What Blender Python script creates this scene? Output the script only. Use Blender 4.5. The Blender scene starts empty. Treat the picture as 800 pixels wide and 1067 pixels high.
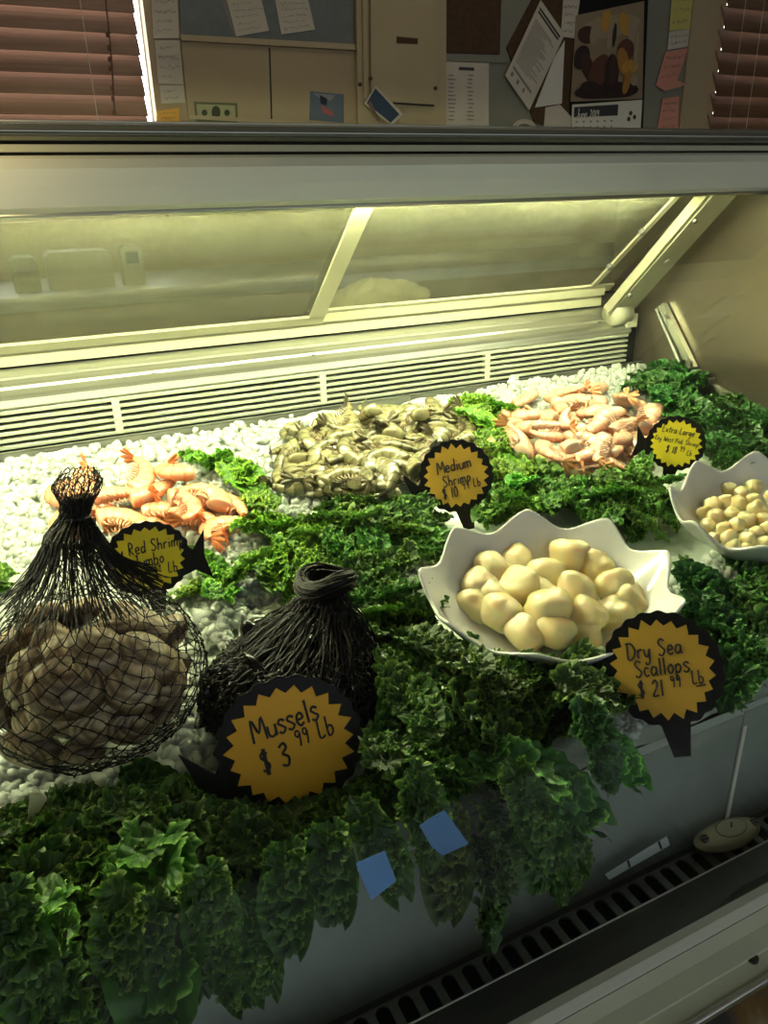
import bpy, math, random
import numpy as np
from mathutils import Vector, Matrix, Quaternion, noise
random.seed(7); rng = np.random.default_rng(7)
S = bpy.context.scene; COL = S.collection
PI = math.pi
# ------------------------------------------------------------------ camera
EYE = Vector((0, 0, 1.5))
FPX = 800.0
def _axes():
    vx = Vector((2210-400, -(154-533.5), -FPX)).normalized()
    vz = -Vector((445-400, -(2434-533.5), -FPX)).normalized()
    vz = (vz - vz.dot(vx)*vx).normalized()
    vy = vz.cross(vx)
    return Matrix((vx, vy, vz))
RM = _axes()
cd = bpy.data.cameras.new('camera'); cam = bpy.data.objects.new('camera', cd); COL.objects.link(cam)
cd.sensor_fit = 'VERTICAL'; cd.sensor_height = 24.0; cd.lens = FPX/1067*24.0; cd.clip_start = 0.02
cam.matrix_world = Matrix.Translation(EYE) @ RM.to_4x4()
S.camera = cam
# ------------------------------------------------------------------ world, lights, exposure
W = bpy.data.worlds.new('world'); S.world = W; W.use_nodes = True
bg = W.node_tree.nodes['Background']; bg.inputs[0].default_value = (0.86, 0.93, 1.0, 1); bg.inputs[1].default_value = 0.56
S.view_settings.view_transform = 'Standard'; S.view_settings.look = 'None'
S.view_settings.exposure = 0.0; S.view_settings.gamma = 1.0; S.view_settings.use_curve_mapping = False
def light(name, kind, loc, power, color, rot=(0,0,0), size=None, size_y=None, radius=None):
    l = bpy.data.lights.new(name, kind); l.energy = power; l.color = color
    if size: l.shape = 'RECTANGLE'; l.size = size; l.size_y = size_y or size
    if radius is not None: l.shadow_soft_size = radius
    o = bpy.data.objects.new(name, l); o.location = loc; o.rotation_euler = rot; COL.objects.link(o); return o
light('ceiling_fill', 'AREA', (1.4, 2.35, 2.75), 2.5, (1.0, 0.86, 0.62), (0, 0, 0), 2.4, 0.3)  # unseen overhead fill light, added to brighten the room
light('warm_header_fill', 'POINT', (-0.14, 0.93, 1.63), 2.6, (1.0, 0.78, 0.42), radius=0.012)  # unseen warm light, added to yellow the left end of the header
# ------------------------------------------------------------------ pixel -> place helpers
def ray(px, py): return RM @ Vector((px-400, -(py-533.5), -FPX)) / FPX
def atY(px, py, Y): r = ray(px, py); return EYE + r*(Y/r.y)
def atX(px, py, X): r = ray(px, py); return EYE + r*(X/r.x)
def atZ(px, py, Z): r = ray(px, py); return EYE + r*((Z-1.5)/r.z)
BED0, BEDS = 1.5-0.642, 0.2
def bedz(y): return BED0 + BEDS*y
def bed(px, py, h=0.0):
    r = ray(px, py); t = (BED0-1.5+h)/(r.z-BEDS*r.y); return EYE + r*t
BEDROT = math.atan(BEDS)
# ------------------------------------------------------------------ material helpers
def mat(name, color=(.5,.5,.5), rough=.5, metal=0., spec=.5, **kw):
    m = bpy.data.materials.new(name); m.use_nodes = True; nt = m.node_tree
    b = nt.nodes['Principled BSDF']
    b.inputs['Base Color'].default_value = (*color, 1); b.inputs['Roughness'].default_value = rough
    b.inputs['Metallic'].default_value = metal; b.inputs['Specular IOR Level'].default_value = spec
    for k, v in kw.items(): b.inputs[k.replace('_', ' ')].default_value = v
    return m
def N(m, t, **kw):
    n = m.node_tree.nodes.new(t)
    for k, v in kw.items():
        if hasattr(n, k): setattr(n, k, v)
        else: n.inputs[k].default_value = v
    return n
def L(m, a, b): m.node_tree.links.new(a, b)
def P(m): return m.node_tree.nodes['Principled BSDF']
def ramp(m, fac, stops):
    r = N(m, 'ShaderNodeValToRGB'); e = r.color_ramp.elements
    e[0].position, e[0].color = stops[0][0], (*stops[0][1], 1); e[1].position, e[1].color = stops[-1][0], (*stops[-1][1], 1)
    for p, c in stops[1:-1]:
        x = e.new(p); x.color = (*c, 1)
    L(m, fac, r.inputs[0]); return r.outputs[0]
def noisy(m, scale, stops, detail=4, coord='Object', bump=0, bscale=None, stretch=None, rampout='Base Color'):
    tc = N(m, 'ShaderNodeTexCoord'); src = tc.outputs[coord]
    if stretch:
        mp = N(m, 'ShaderNodeMapping'); mp.inputs['Scale'].default_value = stretch; L(m, src, mp.inputs[0]); src = mp.outputs[0]
    n = N(m, 'ShaderNodeTexNoise'); n.inputs['Scale'].default_value = scale; n.inputs['Detail'].default_value = detail
    L(m, src, n.inputs['Vector'])
    if stops: L(m, ramp(m, n.outputs[0], stops), P(m).inputs[rampout])
    if bump:
        h = n.outputs[0]
        if bscale:
            n2 = N(m, 'ShaderNodeTexNoise'); n2.inputs['Scale'].default_value = bscale; L(m, src, n2.inputs['Vector']); h = n2.outputs[0]
        bp = N(m, 'ShaderNodeBump'); bp.inputs['Strength'].default_value = bump; bp.inputs['Distance'].default_value = 0.002
        L(m, h, bp.inputs['Height']); L(m, bp.outputs[0], P(m).inputs['Normal'])
    return m
# ------------------------------------------------------------------ mesh helpers
class MB:
    def __init__(s): s.v = []; s.f = []; s.attr = []
    def add(s, vs, fs):
        o = len(s.v); s.v += [tuple(v) for v in vs]; s.f += [tuple(i+o for i in f) for f in fs]; return s
    def box(s, lo, hi, M=None):
        x0,y0,z0 = lo; x1,y1,z1 = hi
        vs = [Vector(p) for p in ((x0,y0,z0),(x1,y0,z0),(x1,y1,z0),(x0,y1,z0),(x0,y0,z1),(x1,y0,z1),(x1,y1,z1),(x0,y1,z1))]
        if M: vs = [M @ v for v in vs]
        return s.add(vs, [(0,3,2,1),(4,5,6,7),(0,1,5,4),(1,2,6,5),(2,3,7,6),(3,0,4,7)])
    def prism(s, poly, a, b):            # poly: list of Vectors; extruded by vector from +a to +b
        n = len(poly); vs = [Vector(p)+a for p in poly]+[Vector(p)+b for p in poly]
        return s.add(vs, [tuple(range(n))[::-1], tuple(range(n, 2*n))]+[(i,(i+1)%n,(i+1)%n+n,i+n) for i in range(n)])
    def ext(s, yz, x0, x1):              # closed y,z (relative to eye height) profile run along x
        return s.prism([Vector((0, y, 1.5+z)) for y, z in yz], Vector((x0,0,0)), Vector((x1,0,0)))
    def sheet(s, yz, x0, x1, t=.004):    # open profile with thickness
        up = [Vector((0, y, 1.5+z)) for y, z in yz]; lo = []
        for i, p in enumerate(up):
            a = up[max(0,i-1)]; b = up[min(len(up)-1,i+1)]; d = (b-a).normalized(); lo.append(p+Vector((0,-d.z,d.y))*-t)
        n = len(up); vs = [p+Vector((x0,0,0)) for p in up]+[p+Vector((x1,0,0)) for p in up]+[p+Vector((x0,0,0)) for p in lo]+[p+Vector((x1,0,0)) for p in lo]
        f = []
        for i in range(n-1):
            f += [(i,i+1,n+i+1,n+i),(2*n+i,3*n+i,3*n+i+1,2*n+i+1),(i,2*n+i,2*n+i+1,i+1),(n+i,n+i+1,3*n+i+1,3*n+i)]
        f += [(0,n,3*n,2*n),(n-1,3*n-1,4*n-1,2*n-1)]
        return s.add(vs, f)
    def tube(s, pts, r, n=6, cap=True):
        pts = [Vector(p) for p in pts]; k = len(pts); rs = r if hasattr(r, '__len__') else [r]*k
        t0 = (pts[1]-pts[0]).normalized(); u = t0.orthogonal().normalized(); vs = []
        for i, p in enumerate(pts):
            t = (pts[min(k-1,i+1)]-pts[max(0,i-1)])
            t = t.normalized() if t.length > 1e-9 else t0
            u = (u-u.dot(t)*t); u = u.normalized() if u.length > 1e-6 else t.orthogonal().normalized(); w = t.cross(u)
            for j in range(n):
                a = 2*PI*j/n; vs.append(p+(u*math.cos(a)+w*math.sin(a))*rs[i])
        f = [(i*n+j, i*n+(j+1)%n, (i+1)*n+(j+1)%n, (i+1)*n+j) for i in range(k-1) for j in range(n)]
        if cap: f += [tuple(range(n))[::-1], tuple(range((k-1)*n, k*n))]
        return s.add(vs, f)
    def disc(s, c, nrm, r, t, n=14):
        nrm = Vector(nrm).normalized(); u = nrm.orthogonal().normalized(); w = nrm.cross(u); c = Vector(c)
        return s.prism([c+(u*math.cos(2*PI*i/n)+w*math.sin(2*PI*i/n))*r for i in range(n)], -nrm*t/2, nrm*t/2)
    def mesh(s, name, m, smooth=False):
        me = bpy.data.meshes.new(name); me.from_pydata([tuple(v) for v in s.v], [], s.f); me.update()
        if m: me.materials.append(m)
        if smooth: me.polygons.foreach_set('use_smooth', [True]*len(me.polygons))
        return me
    def build(s, name, m, parent=None, smooth=False, **kw):
        o = bpy.data.objects.new(name, s.mesh(name, m, smooth)); COL.objects.link(o)
        if parent: o.parent = parent
        return o
def grid_faces(nu, nv, closed_u=False):
    f = []
    for i in range(nu if closed_u else nu-1):
        for j in range(nv-1):
            a = i*nv+j; b = ((i+1) % nu)*nv+j; f.append((a, b, b+1, a+1))
    return f
def tag(o, label=None, cat=None, group=None, kind=None):
    if label: o['label'] = label
    if cat: o['category'] = cat
    if group: o['group'] = group
    if kind: o['kind'] = kind
    return o
def empty(name, loc=(0,0,0), label=None, cat=None, group=None):
    o = bpy.data.objects.new(name, None); o.empty_display_size = .02; o.location = loc; COL.objects.link(o)
    return tag(o, label, cat, group)
def meshobj(name, me, parent=None):
    o = bpy.data.objects.new(name, me); COL.objects.link(o)
    if parent: o.parent = parent
    return o
def copy_tree(o, parent=None):
    c = o.copy(); COL.objects.link(c)
    if parent: c.parent = parent
    for ch in list(o.children): copy_tree(ch, c)
    return c
def setM(o, M): o.matrix_world = M; o.matrix_basis = M
def spline(pts, n=6, closed=False):
    pts = [Vector(p) for p in pts]; out = []; k = len(pts)
    rngk = range(k) if closed else range(k-1)
    for i in rngk:
        p1, p2 = pts[i], pts[(i+1) % k]
        p0 = pts[i-1] if (i > 0 or closed) else p1; p3 = pts[(i+2) % k] if (i+2 < k or closed) else p2
        for j in range(n):
            t = j/n; out.append(.5*((2*p1)+(p2-p0)*t+(2*p0-5*p1+4*p2-p3)*t*t+(3*p1-p0-3*p2+p3)*t**3))
    if not closed: out.append(pts[-1])
    return out
# ------------------------------------------------------------------ materials
M = {}
M['wall'] = noisy(mat('wall_paint', rough=.7), 3, [(.3,(.36,.28,.16)),(.7,(.42,.33,.20))])
M['wallgrey'] = noisy(mat('wall_grey_paint', rough=.7), 3, [(.3,(.20,.20,.15)),(.7,(.24,.235,.18))])
M['cream'] = noisy(mat('cream_enamel', rough=.5), 4, [(.3,(.40,.32,.18)),(.7,(.44,.36,.21))])
M['board'] = noisy(mat('grey_felt', rough=.9), 30, [(.3,(.15,.165,.16)),(.7,(.18,.195,.19))])
M['cork'] = noisy(mat('dark_cork', rough=.9), 60, [(.3,(.055,.028,.012)),(.7,(.085,.045,.02))])
M['floor'] = noisy(mat('floor_tile', rough=.5), 3, [(.3,(.12,.10,.08)),(.7,(.18,.16,.13))])
M['ceil'] = mat('ceiling_white', (.5,.48,.42), .9)
M['slat'] = noisy(mat('wood_slat', rough=.38), 6, [(.3,(.21,.12,.075)),(.7,(.28,.165,.105))], stretch=(.6,14,14))
M['slatdark'] = noisy(mat('dark_wood_slat', rough=.5), 6, [(.3,(.10,.045,.018)),(.7,(.15,.07,.028))], stretch=(.6,14,14))
M['paper'] = noisy(mat('paper_white', rough=.8), 8, [(.3,(.50,.45,.36)),(.7,(.58,.53,.43))])
M['paper2'] = mat('paper_bright', (.66,.63,.55), .8)
M['ink'] = mat('ink', (.03,.03,.035), .6)
M['greyink'] = mat('grey_ink', (.22,.20,.18), .8)
M['pinknote'] = mat('pink_note', (.62,.27,.20), .8); M['yelnote'] = mat('yellow_note', (.55,.50,.14), .8); M['orgnote'] = mat('orange_note', (.70,.38,.07), .8)
M['steel'] = noisy(mat('brushed_steel', (.56,.57,.52), .33, .9), 3, [(.3,(.47,.48,.43)),(.7,(.62,.62,.56))], stretch=(.5,60,60))
M['steeldk'] = noisy(mat('dull_steel', rough=.42, metal=.7), 4, [(.3,(.20,.21,.19)),(.7,(.30,.30,.27))], stretch=(.5,30,30))
M['railtop'] = noisy(mat('dark_rail_top', rough=.35, metal=.3), 25, [(.3,(.045,.048,.048)),(.7,(.07,.073,.07))])
M['header'] = noisy(mat('header_paint', rough=.30, metal=.15), 2, [(.3,(.72,.72,.60)),(.7,(.78,.78,.66))], stretch=(.4,6,6))
M['hinge'] = noisy(mat('hinge_aluminium', rough=.25, metal=.8), 3, [(.3,(.24,.24,.19)),(.7,(.31,.31,.25))], stretch=(.4,30,30))
M['gap'] = mat('dark_gap', (.012,.012,.01), .8)
M['doorframe'] = mat('door_frame_vinyl', (.46,.45,.31), .4)
M['bracket'] = noisy(mat('bracket_enamel', rough=.4), 12, [(.3,(.50,.50,.35)),(.7,(.58,.58,.42))])
M['vent'] = mat('vent_vinyl', (.60,.62,.52), .35)
M['enamel'] = noisy(mat('white_enamel', rough=.3), 5, [(.25,(.44,.48,.34)),(.75,(.58,.62,.45))])
M['rust'] = noisy(mat('rusty_metal', rough=.5, metal=.5), 18, [(.35,(.06,.055,.05)),(.5,(.22,.13,.04)),(.65,(.40,.38,.30))], detail=8)
M['endpanel'] = noisy(mat('end_liner_steel', rough=.28, metal=.75), 2.2, [(.3,(.16,.135,.105)),(.7,(.23,.20,.16))], detail=3, bump=.15, bscale=40)
M['gasket'] = mat('chrome_gasket', (.50,.52,.42), .25, .7)
M['rubber'] = mat('black_rubber', (.02,.02,.02), .5)
M['black'] = mat('black_plastic', (.006,.006,.006), .45, 0, .25)
M['orange'] = noisy(mat('orange_card', rough=.55), 14, [(.3,(.97,.48,.02)),(.7,(1.0,.53,.03))])
M['mustard'] = noisy(mat('mustard_card', rough=.55), 14, [(.3,(.66,.38,.03)),(.7,(.72,.43,.045))])
M['yellow'] = noisy(mat('yellow_card', rough=.55), 14, [(.3,(.85,.68,.015)),(.7,(.90,.75,.03))])
M['china'] = mat('white_china', (.80,.80,.76), .12, 0, .6, Coat_Weight=.4)
M['net'] = mat('black_net', (.007,.007,.006), .5, 0, .3)
def glassmat(name, tint, refl=1.0, film=0.0, filmcol=(.6,.6,.5), rough=.0, ior=1.45):
    m = bpy.data.materials.new(name); m.use_nodes = True; nt = m.node_tree; nt.nodes.clear()
    out = N(m,'ShaderNodeOutputMaterial'); tr = N(m,'ShaderNodeBsdfTransparent'); tr.inputs[0].default_value = (*tint,1)
    gl = N(m,'ShaderNodeBsdfGlossy'); gl.inputs['Roughness'].default_value = rough
    lw = N(m,'ShaderNodeLayerWeight'); lw.inputs[0].default_value = .5        # Schlick: .04 + .96 * facing^5, same from both sides
    pw = N(m,'ShaderNodeMath', operation='POWER'); pw.inputs[1].default_value = 5; L(m, lw.outputs['Facing'], pw.inputs[0])
    sc = N(m,'ShaderNodeMath', operation='MULTIPLY_ADD'); sc.inputs[1].default_value = .96; sc.inputs[2].default_value = .04; L(m, pw.outputs[0], sc.inputs[0])
    mu = N(m,'ShaderNodeMath', operation='MULTIPLY'); mu.inputs[1].default_value = refl; L(m, sc.outputs[0], mu.inputs[0])
    mx = N(m,'ShaderNodeMixShader'); L(m, mu.outputs[0], mx.inputs[0]); L(m, tr.outputs[0], mx.inputs[1]); L(m, gl.outputs[0], mx.inputs[2])
    last = mx.outputs[0]
    if film:
        df = N(m,'ShaderNodeBsdfDiffuse'); df.inputs[0].default_value = (*filmcol,1)
        tl = N(m,'ShaderNodeBsdfTranslucent'); tl.inputs[0].default_value = (*filmcol,1)
        dm = N(m,'ShaderNodeMixShader'); L(m, df.outputs[0], dm.inputs[1]); L(m, tl.outputs[0], dm.inputs[2])
        tc = N(m,'ShaderNodeTexCoord'); nz = N(m,'ShaderNodeTexNoise'); nz.inputs['Scale'].default_value = 5; nz.inputs['Detail'].default_value = 6
        L(m, tc.outputs['Object'], nz.inputs['Vector'])
        mr = N(m,'ShaderNodeMapRange'); mr.inputs['From Min'].default_value=.3; mr.inputs['From Max'].default_value=.7
        mr.inputs['To Min'].default_value=film*.6; mr.inputs['To Max'].default_value=film*1.4; L(m, nz.outputs[0], mr.inputs[0])
        m2 = N(m,'ShaderNodeMixShader'); L(m, mr.outputs[0], m2.inputs[0]); L(m, last, m2.inputs[1]); L(m, dm.outputs[0], m2.inputs[2]); last = m2.outputs[0]
    L(m, last, out.inputs[0]); return m
M['glass'] = glassmat('front_glass', (.98,.985,.97), .17)
M['doorglass'] = glassmat('fogged_door_glass', (.92,.93,.88), 1.2, .27, (.50,.50,.38))
M['acrylic'] = glassmat('cloudy_acrylic', (.87,.90,.90), 1.0, .20, (.45,.45,.41), rough=.1)
# ------------------------------------------------------------------ room shell
WY = 3.1
def struct(name, mb, m, smooth=False): return tag(mb.build(name, m, None, smooth), kind='structure')
XL, XR, YF, ZC = -1.6, 4.6, -2.2, 2.8
struct('floor', MB().box((XL,YF,-.05),(XR,WY+.1,0)), M['floor'])
struct('ceiling', MB().box((XL,YF,ZC),(XR,WY+.1,ZC+.05)), M['ceil'])
struct('wall_left', MB().box((XL-.1,YF,0),(XL,WY+.1,ZC)), M['wall'])
struct('wall_right', MB().box((XR,YF,0),(XR+.1,WY+.1,ZC)), M['wall'])
# back wall with two window openings
wl0, wl1 = XL+.15, atY(157,70,WY).x; wr0, wr1 = atY(743,70,WY).x, XR-.2
sill = 1.42
bw = MB()
bw.box((XL,WY,0),(XR,WY+.1,sill)); bw.box((XL,WY,2.6),(XR,WY+.1,ZC)); bw.box((XL,WY,sill),(wl0,WY+.1,2.6))
bw.box((wl1,WY,sill),(wr0,WY+.1,2.6)); bw.box((wr1,WY,sill),(XR,WY+.1,2.6))
struct('wall_back', bw, M['wall'])
# windows: bright daylight outside, closed blinds inside
def window(n, x0, x1):
    t = tag(empty('window_%d' % n, ((x0+x1)/2, WY+.06, sill)), kind='structure')
    fr = MB(); q = (x0+x1)/2
    for a, b in ((0,.04),(-.04,0)):
        pass
    fr.box((x0-q,.0,0),(x0-q+.03,.03,1.18)); fr.box((x1-q-.004,.0,0),(x1-q,.03,1.18)); fr.box((x0-q,.0,0),(x1-q,.03,.03)); fr.box((x0-q,0,1.15),(x1-q,.03,1.18))
    fr.build('window_frame', M['paper2'], t)
    g = MB().box((x0-q+.03,.012,.03),(x1-q-.012,.016,1.15)).build('window_pane', M['glass'], t)
window(1, wl0, wl1); window(2, wr0, wr1)
msky = bpy.data.materials.new('daylight_sky'); msky.use_nodes = True; msky.node_tree.nodes.clear()
em = N(msky,'ShaderNodeEmission'); em.inputs[0].default_value = (.86,.93,1,1); em.inputs[1].default_value = 8.0
L(msky, em.outputs[0], N(msky,'ShaderNodeOutputMaterial').inputs[0])
struct('wall_outside_sky', MB().box((XL,WY+.5,sill-.3),(XR,WY+.52,2.9)), msky)
def blinds(x0, x1, pitch, mslat, label, tilt, cords, zlo=None):
    t = empty('window_blind', ((x0+x1)/2, WY-.04, 1.45), label, 'blinds'); q = (x0+x1)/2
    z = 1.5-.02; k = 0
    while z < 2.55:
        s = MB(); w = pitch*1.27; pr = []
        for i in range(7):
            u = (i/6-.5); a = tilt; bow = .004*(1-(2*u)**2)
            pr.append((u*w*math.cos(a)-bow*math.sin(a), u*w*math.sin(a)+bow*math.cos(a)))
        vs = []
        for dx in (x0-q, x1-q):
            for y, zz in pr: vs.append((dx, y, z-1.45+zz))
            for y, zz in pr[::-1]: vs.append((dx, y+.003*math.sin(a), z-1.45+zz-.003*math.cos(a)))
        n = 14; s.add(vs, [tuple(range(n))[::-1], tuple(range(n,2*n))]+[(i,(i+1)%n,(i+1)%n+n,i+n) for i in range(n)])
        s.build('slat', mslat, t); z += pitch; k += 1
    for cx, r in cords:
        MB().tube([(cx-q,-.035,.04),(cx-q,-.035,1.1)], r).build('ladder_cord', M['paper'], t)
    return t
b1 = blinds(wl0-.02, wl1-.040, .061, M['slat'], 'reddish brown wooden window blind beside the bright sunlit gap', 1.07, [(atY(92,60,WY-.07).x,.0015)])
wand = MB().tube([atY(110,0,WY-.09), atY(114,40,WY-.09), atY(117,75,WY-.09), atY(119,118,WY-.09)], .003, 6)
for py in (36, 50, 62, 72, 92, 103, 118): wand.disc(atY(109+py*.085, py, WY-.09), (0,0,1), .006, .014, 8)
o = wand.build('pull_cord', M['slatdark']); o.parent = b1; o.matrix_parent_inverse = Matrix.Translation(b1.location).inverted()
blinds(wr0-.02, wr1+.02, .09, M['slatdark'], 'dark brown wooden window blind at the right of the sticky notes', 1.2, [(atY(768,60,WY-.07).x,.0015),(atY(787,60,WY-.07).x,.0015)])
# wall panelling / trim
def quad(pts, off=.004, t=.003, Y=WY):
    """pixel outline -> a thin real panel on (or standing off) the back wall"""
    ps = [atY(px, py, Y-off) for px, py in pts]
    return MB().prism(ps, Vector((0,-t,0)), Vector((0,0,0)))
def wallthing(name, pts, m, label, cat, off=.004, t=.002, group=None):
    o = quad(pts, off, t).build(name, m); c = sum((v.co for v in o.data.vertices), Vector())/len(o.data.vertices)
    o.data.transform(Matrix.Translation(-c)); o.location = c
    return tag(o, label, cat, group)
def onwall(name, mb, m, parent):
    o = mb.build(name, m); o.data.transform(Matrix.Translation(-parent.location)); o.parent = parent; return o
def scrib(parent, quadpts, rows, m=None, off=.0075, name='handwriting', jitter=.4, gaps=.25, th=.0016, margin=.1):
    """rows of small wavy pen strokes inside a pixel quad (tl,tr,br,bl)"""
    m = m or M['greyink']; mb = MB(); q = [Vector((p[0],p[1])) for p in quadpts]
    def pt(u, v): 
        p = q[0]*(1-u)*(1-v)+q[1]*u*(1-v)+q[2]*u*v+q[3]*(1-u)*v; return atY(p.x, p.y, WY-off)
    for r in range(rows):
        if r: onwall(name, mb, m, parent)
        mb = MB(); v = (r+.8)/(rows+.6); u = margin+random.random()*.08
        end = 1-margin-random.random()*.35
        while u < end:
            w = .07+.13*random.random(); k = 5; pts = []
            for i in range(k): pts.append(pt(u+w*i/(k-1), v+(random.random()-.5)*jitter/rows))
            mb.tube(pts, th*.5, 4); u += w+gaps*.15
    return onwall(name, mb, m, parent)
struct('trim_1', quad([(183,-60),(367,-60),(367,47),(188,37)], 0, .012), M['board'])
struct('trim_2', quad([(186,37),(367,47),(368,53),(188,43)], 0, .024), M['cream'])
struct('trim_3', quad([(188,44),(368,54),(373,132),(196,122)], 0, .008), M['wall'])
struct('trim_4', quad([(279.2,50),(280.8,50),(283,124),(281.4,124)], .0, .0086), M['gap'])
struct('trim_5', quad([(196,120),(373,130),(373,134),(196,124)], .0, .014), M['cream'])
struct('trim_6', quad([(460,-60),(720,-60),(712,150),(462,150)], 0, .006), M['wallgrey'])
struct('trim_7', quad([(726,-60),(762,-60),(735,150),(703,150)], 0, .02), M['wall'])
struct('trim_8', quad([(459,56),(527,58),(527,66),(459,64)], 0, .014), M['wallgrey'])
# sheets taped by the window
for i, (pts, lab) in enumerate([
    ([(157,-6),(184,-6),(187,40),(160,40)], 'tall note sheet taped beside the bright gap, topmost of its column'),
    ([(161,42),(187,42),(191,88),(165,87)], 'note sheet taped beside the bright gap, under the topmost one'),
    ([(166,89),(191,89),(193,107),(168,108)], 'small note slip taped just above the orange sticky note')]):
    o = wallthing('note_sheet', pts, M['paper'], lab, 'paper', .005+.001*i); scrib(o, pts, [4,4,2][i], off=.009+.001*i)
o = wallthing('sticky_note', [(163,116),(187,112),(187,127),(163,127)], M['orgnote'], 'orange sticky note under the column of note sheets', 'note', .006); scrib(o, [(163,115),(187,112),(187,127),(163,127)], 2, off=.0095)
for pts, lab in (([(234,-8),(270,-8),(280,32),(246,38)], 'handwritten sheet hanging on the grey board, left of the pair'), ([(285,-8),(319,-8),(328,31),(293,36)], 'handwritten sheet hanging on the grey board, right of the pair')):
    o = wallthing('note_sheet', pts, M['paper'], lab, 'paper', .014); scrib(o, pts, 6, off=.0175)
o = wallthing('note_sheet', [(228,-8),(238,-8),(250,36),(243,38)], M['greyink'], 'dark folded sheet edge behind the left handwritten sheet on the grey board', 'paper', .0125, .001)
# one dollar bill
bill = wallthing('dollar_bill', [(202,106),(247,107.5),(248,128),(204,126.5)], mat('bill_green',(.14,.15,.07),.8), 'one dollar bill pinned to the tan panel', 'banknote', .009)
onwall('bill_face', quad([(204.5,108.5),(244.5,110),(245.3,125.5),(206,124.3)], .0115, .0006), mat('bill_paper',(.36,.36,.20),.8), bill)
mb = MB(); 
for cx, cy, rx in ((225,117.2,4.6),): mb.prism([atY(cx+rx*math.cos(a)*1, cy+7*math.sin(a), WY-.0122) for a in [2*PI*i/20 for i in range(20)]], Vector((0,-.0006,0)), Vector())
for cx in (213,236.5): mb.prism([atY(cx+3*math.cos(a), 117.5+3.4*math.sin(a), WY-.0122) for a in [2*PI*i/14 for i in range(14)]], Vector((0,-.0006,0)), Vector())
onwall('portrait_and_seals', mb, mat('bill_dark',(.05,.06,.03),.8), bill)
# flag postcard
pc = wallthing('postcard', [(323,95),(358,98.5),(358,128),(322,125)], mat('postcard_blue',(.10,.14,.17),.5), 'blue postcard with an American flag, on the tan panel', 'postcard', .009)
onwall('cloud', quad([(326,97),(349,99),(345,105),(334,103)], .0115, .0005), mat('postcard_cloud',(.24,.25,.25),.6), pc)
mb = MB()
for i in range(4): mb.add([atY(334+i*3.3, 110+i*1.8, WY-.0125), atY(336+i*3.3, 109.6+i*1.8, WY-.0125), atY(339+i*3.0, 118+i*1.0, WY-.0125), atY(337+i*2.8, 118.5+i*1, WY-.0125)], [(0,1,2,3)])
onwall('flag_stripe', mb, mat('flag_red',(.42,.10,.08),.6), pc)
onwall('flag_canton', quad([(333,99),(341,103),(340,110),(334,108)], .0122, .0005), mat('flag_navy',(.01,.012,.03),.6), pc)
# breaker panel
ep = wallthing('breaker_panel', [(367,-60),(461,-60),(461,134),(370,134)], M['cream'], 'cream metal breaker panel with hinged door between grey board and dark board', 'electrical panel', .0, .03)
onwall('frame_ridge', quad([(376,-60),(381,-60),(382,104),(378,104)], .03, .012), M['cream'], ep)
onwall('door', quad([(384,-60),(454,-60),(452,111),(385,105)], .03, .016), M['cream'], ep)
onwall('door_seam', quad([(385,105),(452,109),(452,111),(385,107)], .046, .0015), M['gap'], ep)
onwall('label_plate', quad([(413,38),(435,40),(435,46),(413,45)], .046, .002), M['cork'], ep)
for px, py in ((375,88),(386,82),(453.5,92)):
    onwall('screw', MB().disc(atY(px,py,WY-.047),(0,1,0),.007,.006), M['cork'], ep)
# dark photo leaning as a diamond
o = wallthing('framed_photo', [(391,89),(420,119),(408,131),(379,108)], M['paper'], 'white bordered dark blue snapshot tilted on the breaker panel', 'photo', .05)
onwall('picture', quad([(391,92),(416,119),(407,128),(382,107.5)], .0525, .0006), mat('photo_navy',(.01,.03,.06),.3), o)
onwall('sand_edge', quad([(383,108),(386,105),(397,128),(393,126)], .0535, .0004), mat('photo_sand',(.16,.10,.07),.5), o)
wallthing('cork_board', [(461,-60),(522,-60),(519,57),(461,55)], M['cork'], 'dark brown board right of the breaker panel', 'board', .006, .012)
pts = [(460,64),(509,66),(509,134),(461,134)]
o = wallthing('price_list', pts, M['paper'], 'printed list sheet in two columns below the dark brown board', 'paper', .016)
for i in range(12):
    y = 78+i*4.2
    for a, b in ((466,475),(486,494)): onwall('printed_word', MB().box(tuple(atY(a+random.random()*2,y+1.1,WY-.0190)), tuple(atY(b-random.random()*3,y,WY-.0185))), M['greyink'], o)
onwall('heading', MB().box(tuple(atY(478,73,WY-.019)), tuple(atY(494,70.5,WY-.0185))), M['ink'], o)
# brown backing board with flyers
wallthing('cork_board', [(560,-60),(556,-5),(527,50),(556,128),(602,140),(602,-60)], M['cork'], 'dark brown kite shaped board behind the flyers', 'board', .006, .008)
pts = [(563,0),(588,36),(551,115),(526,79)]
o = wallthing('flyer', pts, M['paper'], 'slanted printed flyer pinned left of the shellfish calendar', 'flyer', .022)
def ptq(q, u, v): 
    a = (q[0][0]*(1-u)*(1-v)+q[1][0]*u*(1-v)+q[2][0]*u*v+q[3][0]*(1-u)*v, q[0][1]*(1-u)*(1-v)+q[1][1]*u*(1-v)+q[2][1]*u*v+q[3][1]*(1-u)*v); return a
def qbox(q, u0, v0, u1, v1, off, t=.0005): return quad([ptq(q,u0,v0), ptq(q,u1,v0), ptq(q,u1,v1), ptq(q,u0,v1)], off, t)
mb = MB(); 
for (a,b,c,d) in ((.08,.06,.92,.085),(.08,.1,.9,.125)): mb2 = qbox(pts,a,b,c,d,.0245); mb.add(mb2.v, mb2.f)
onwall('heading', mb, M['ink'], o)
for i in range(22):
    v = .2+i*.026; onwall('printed_row', qbox(pts,.1,v,.5+.4*random.random(),v+.009,.0245), M['greyink'], o)
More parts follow.
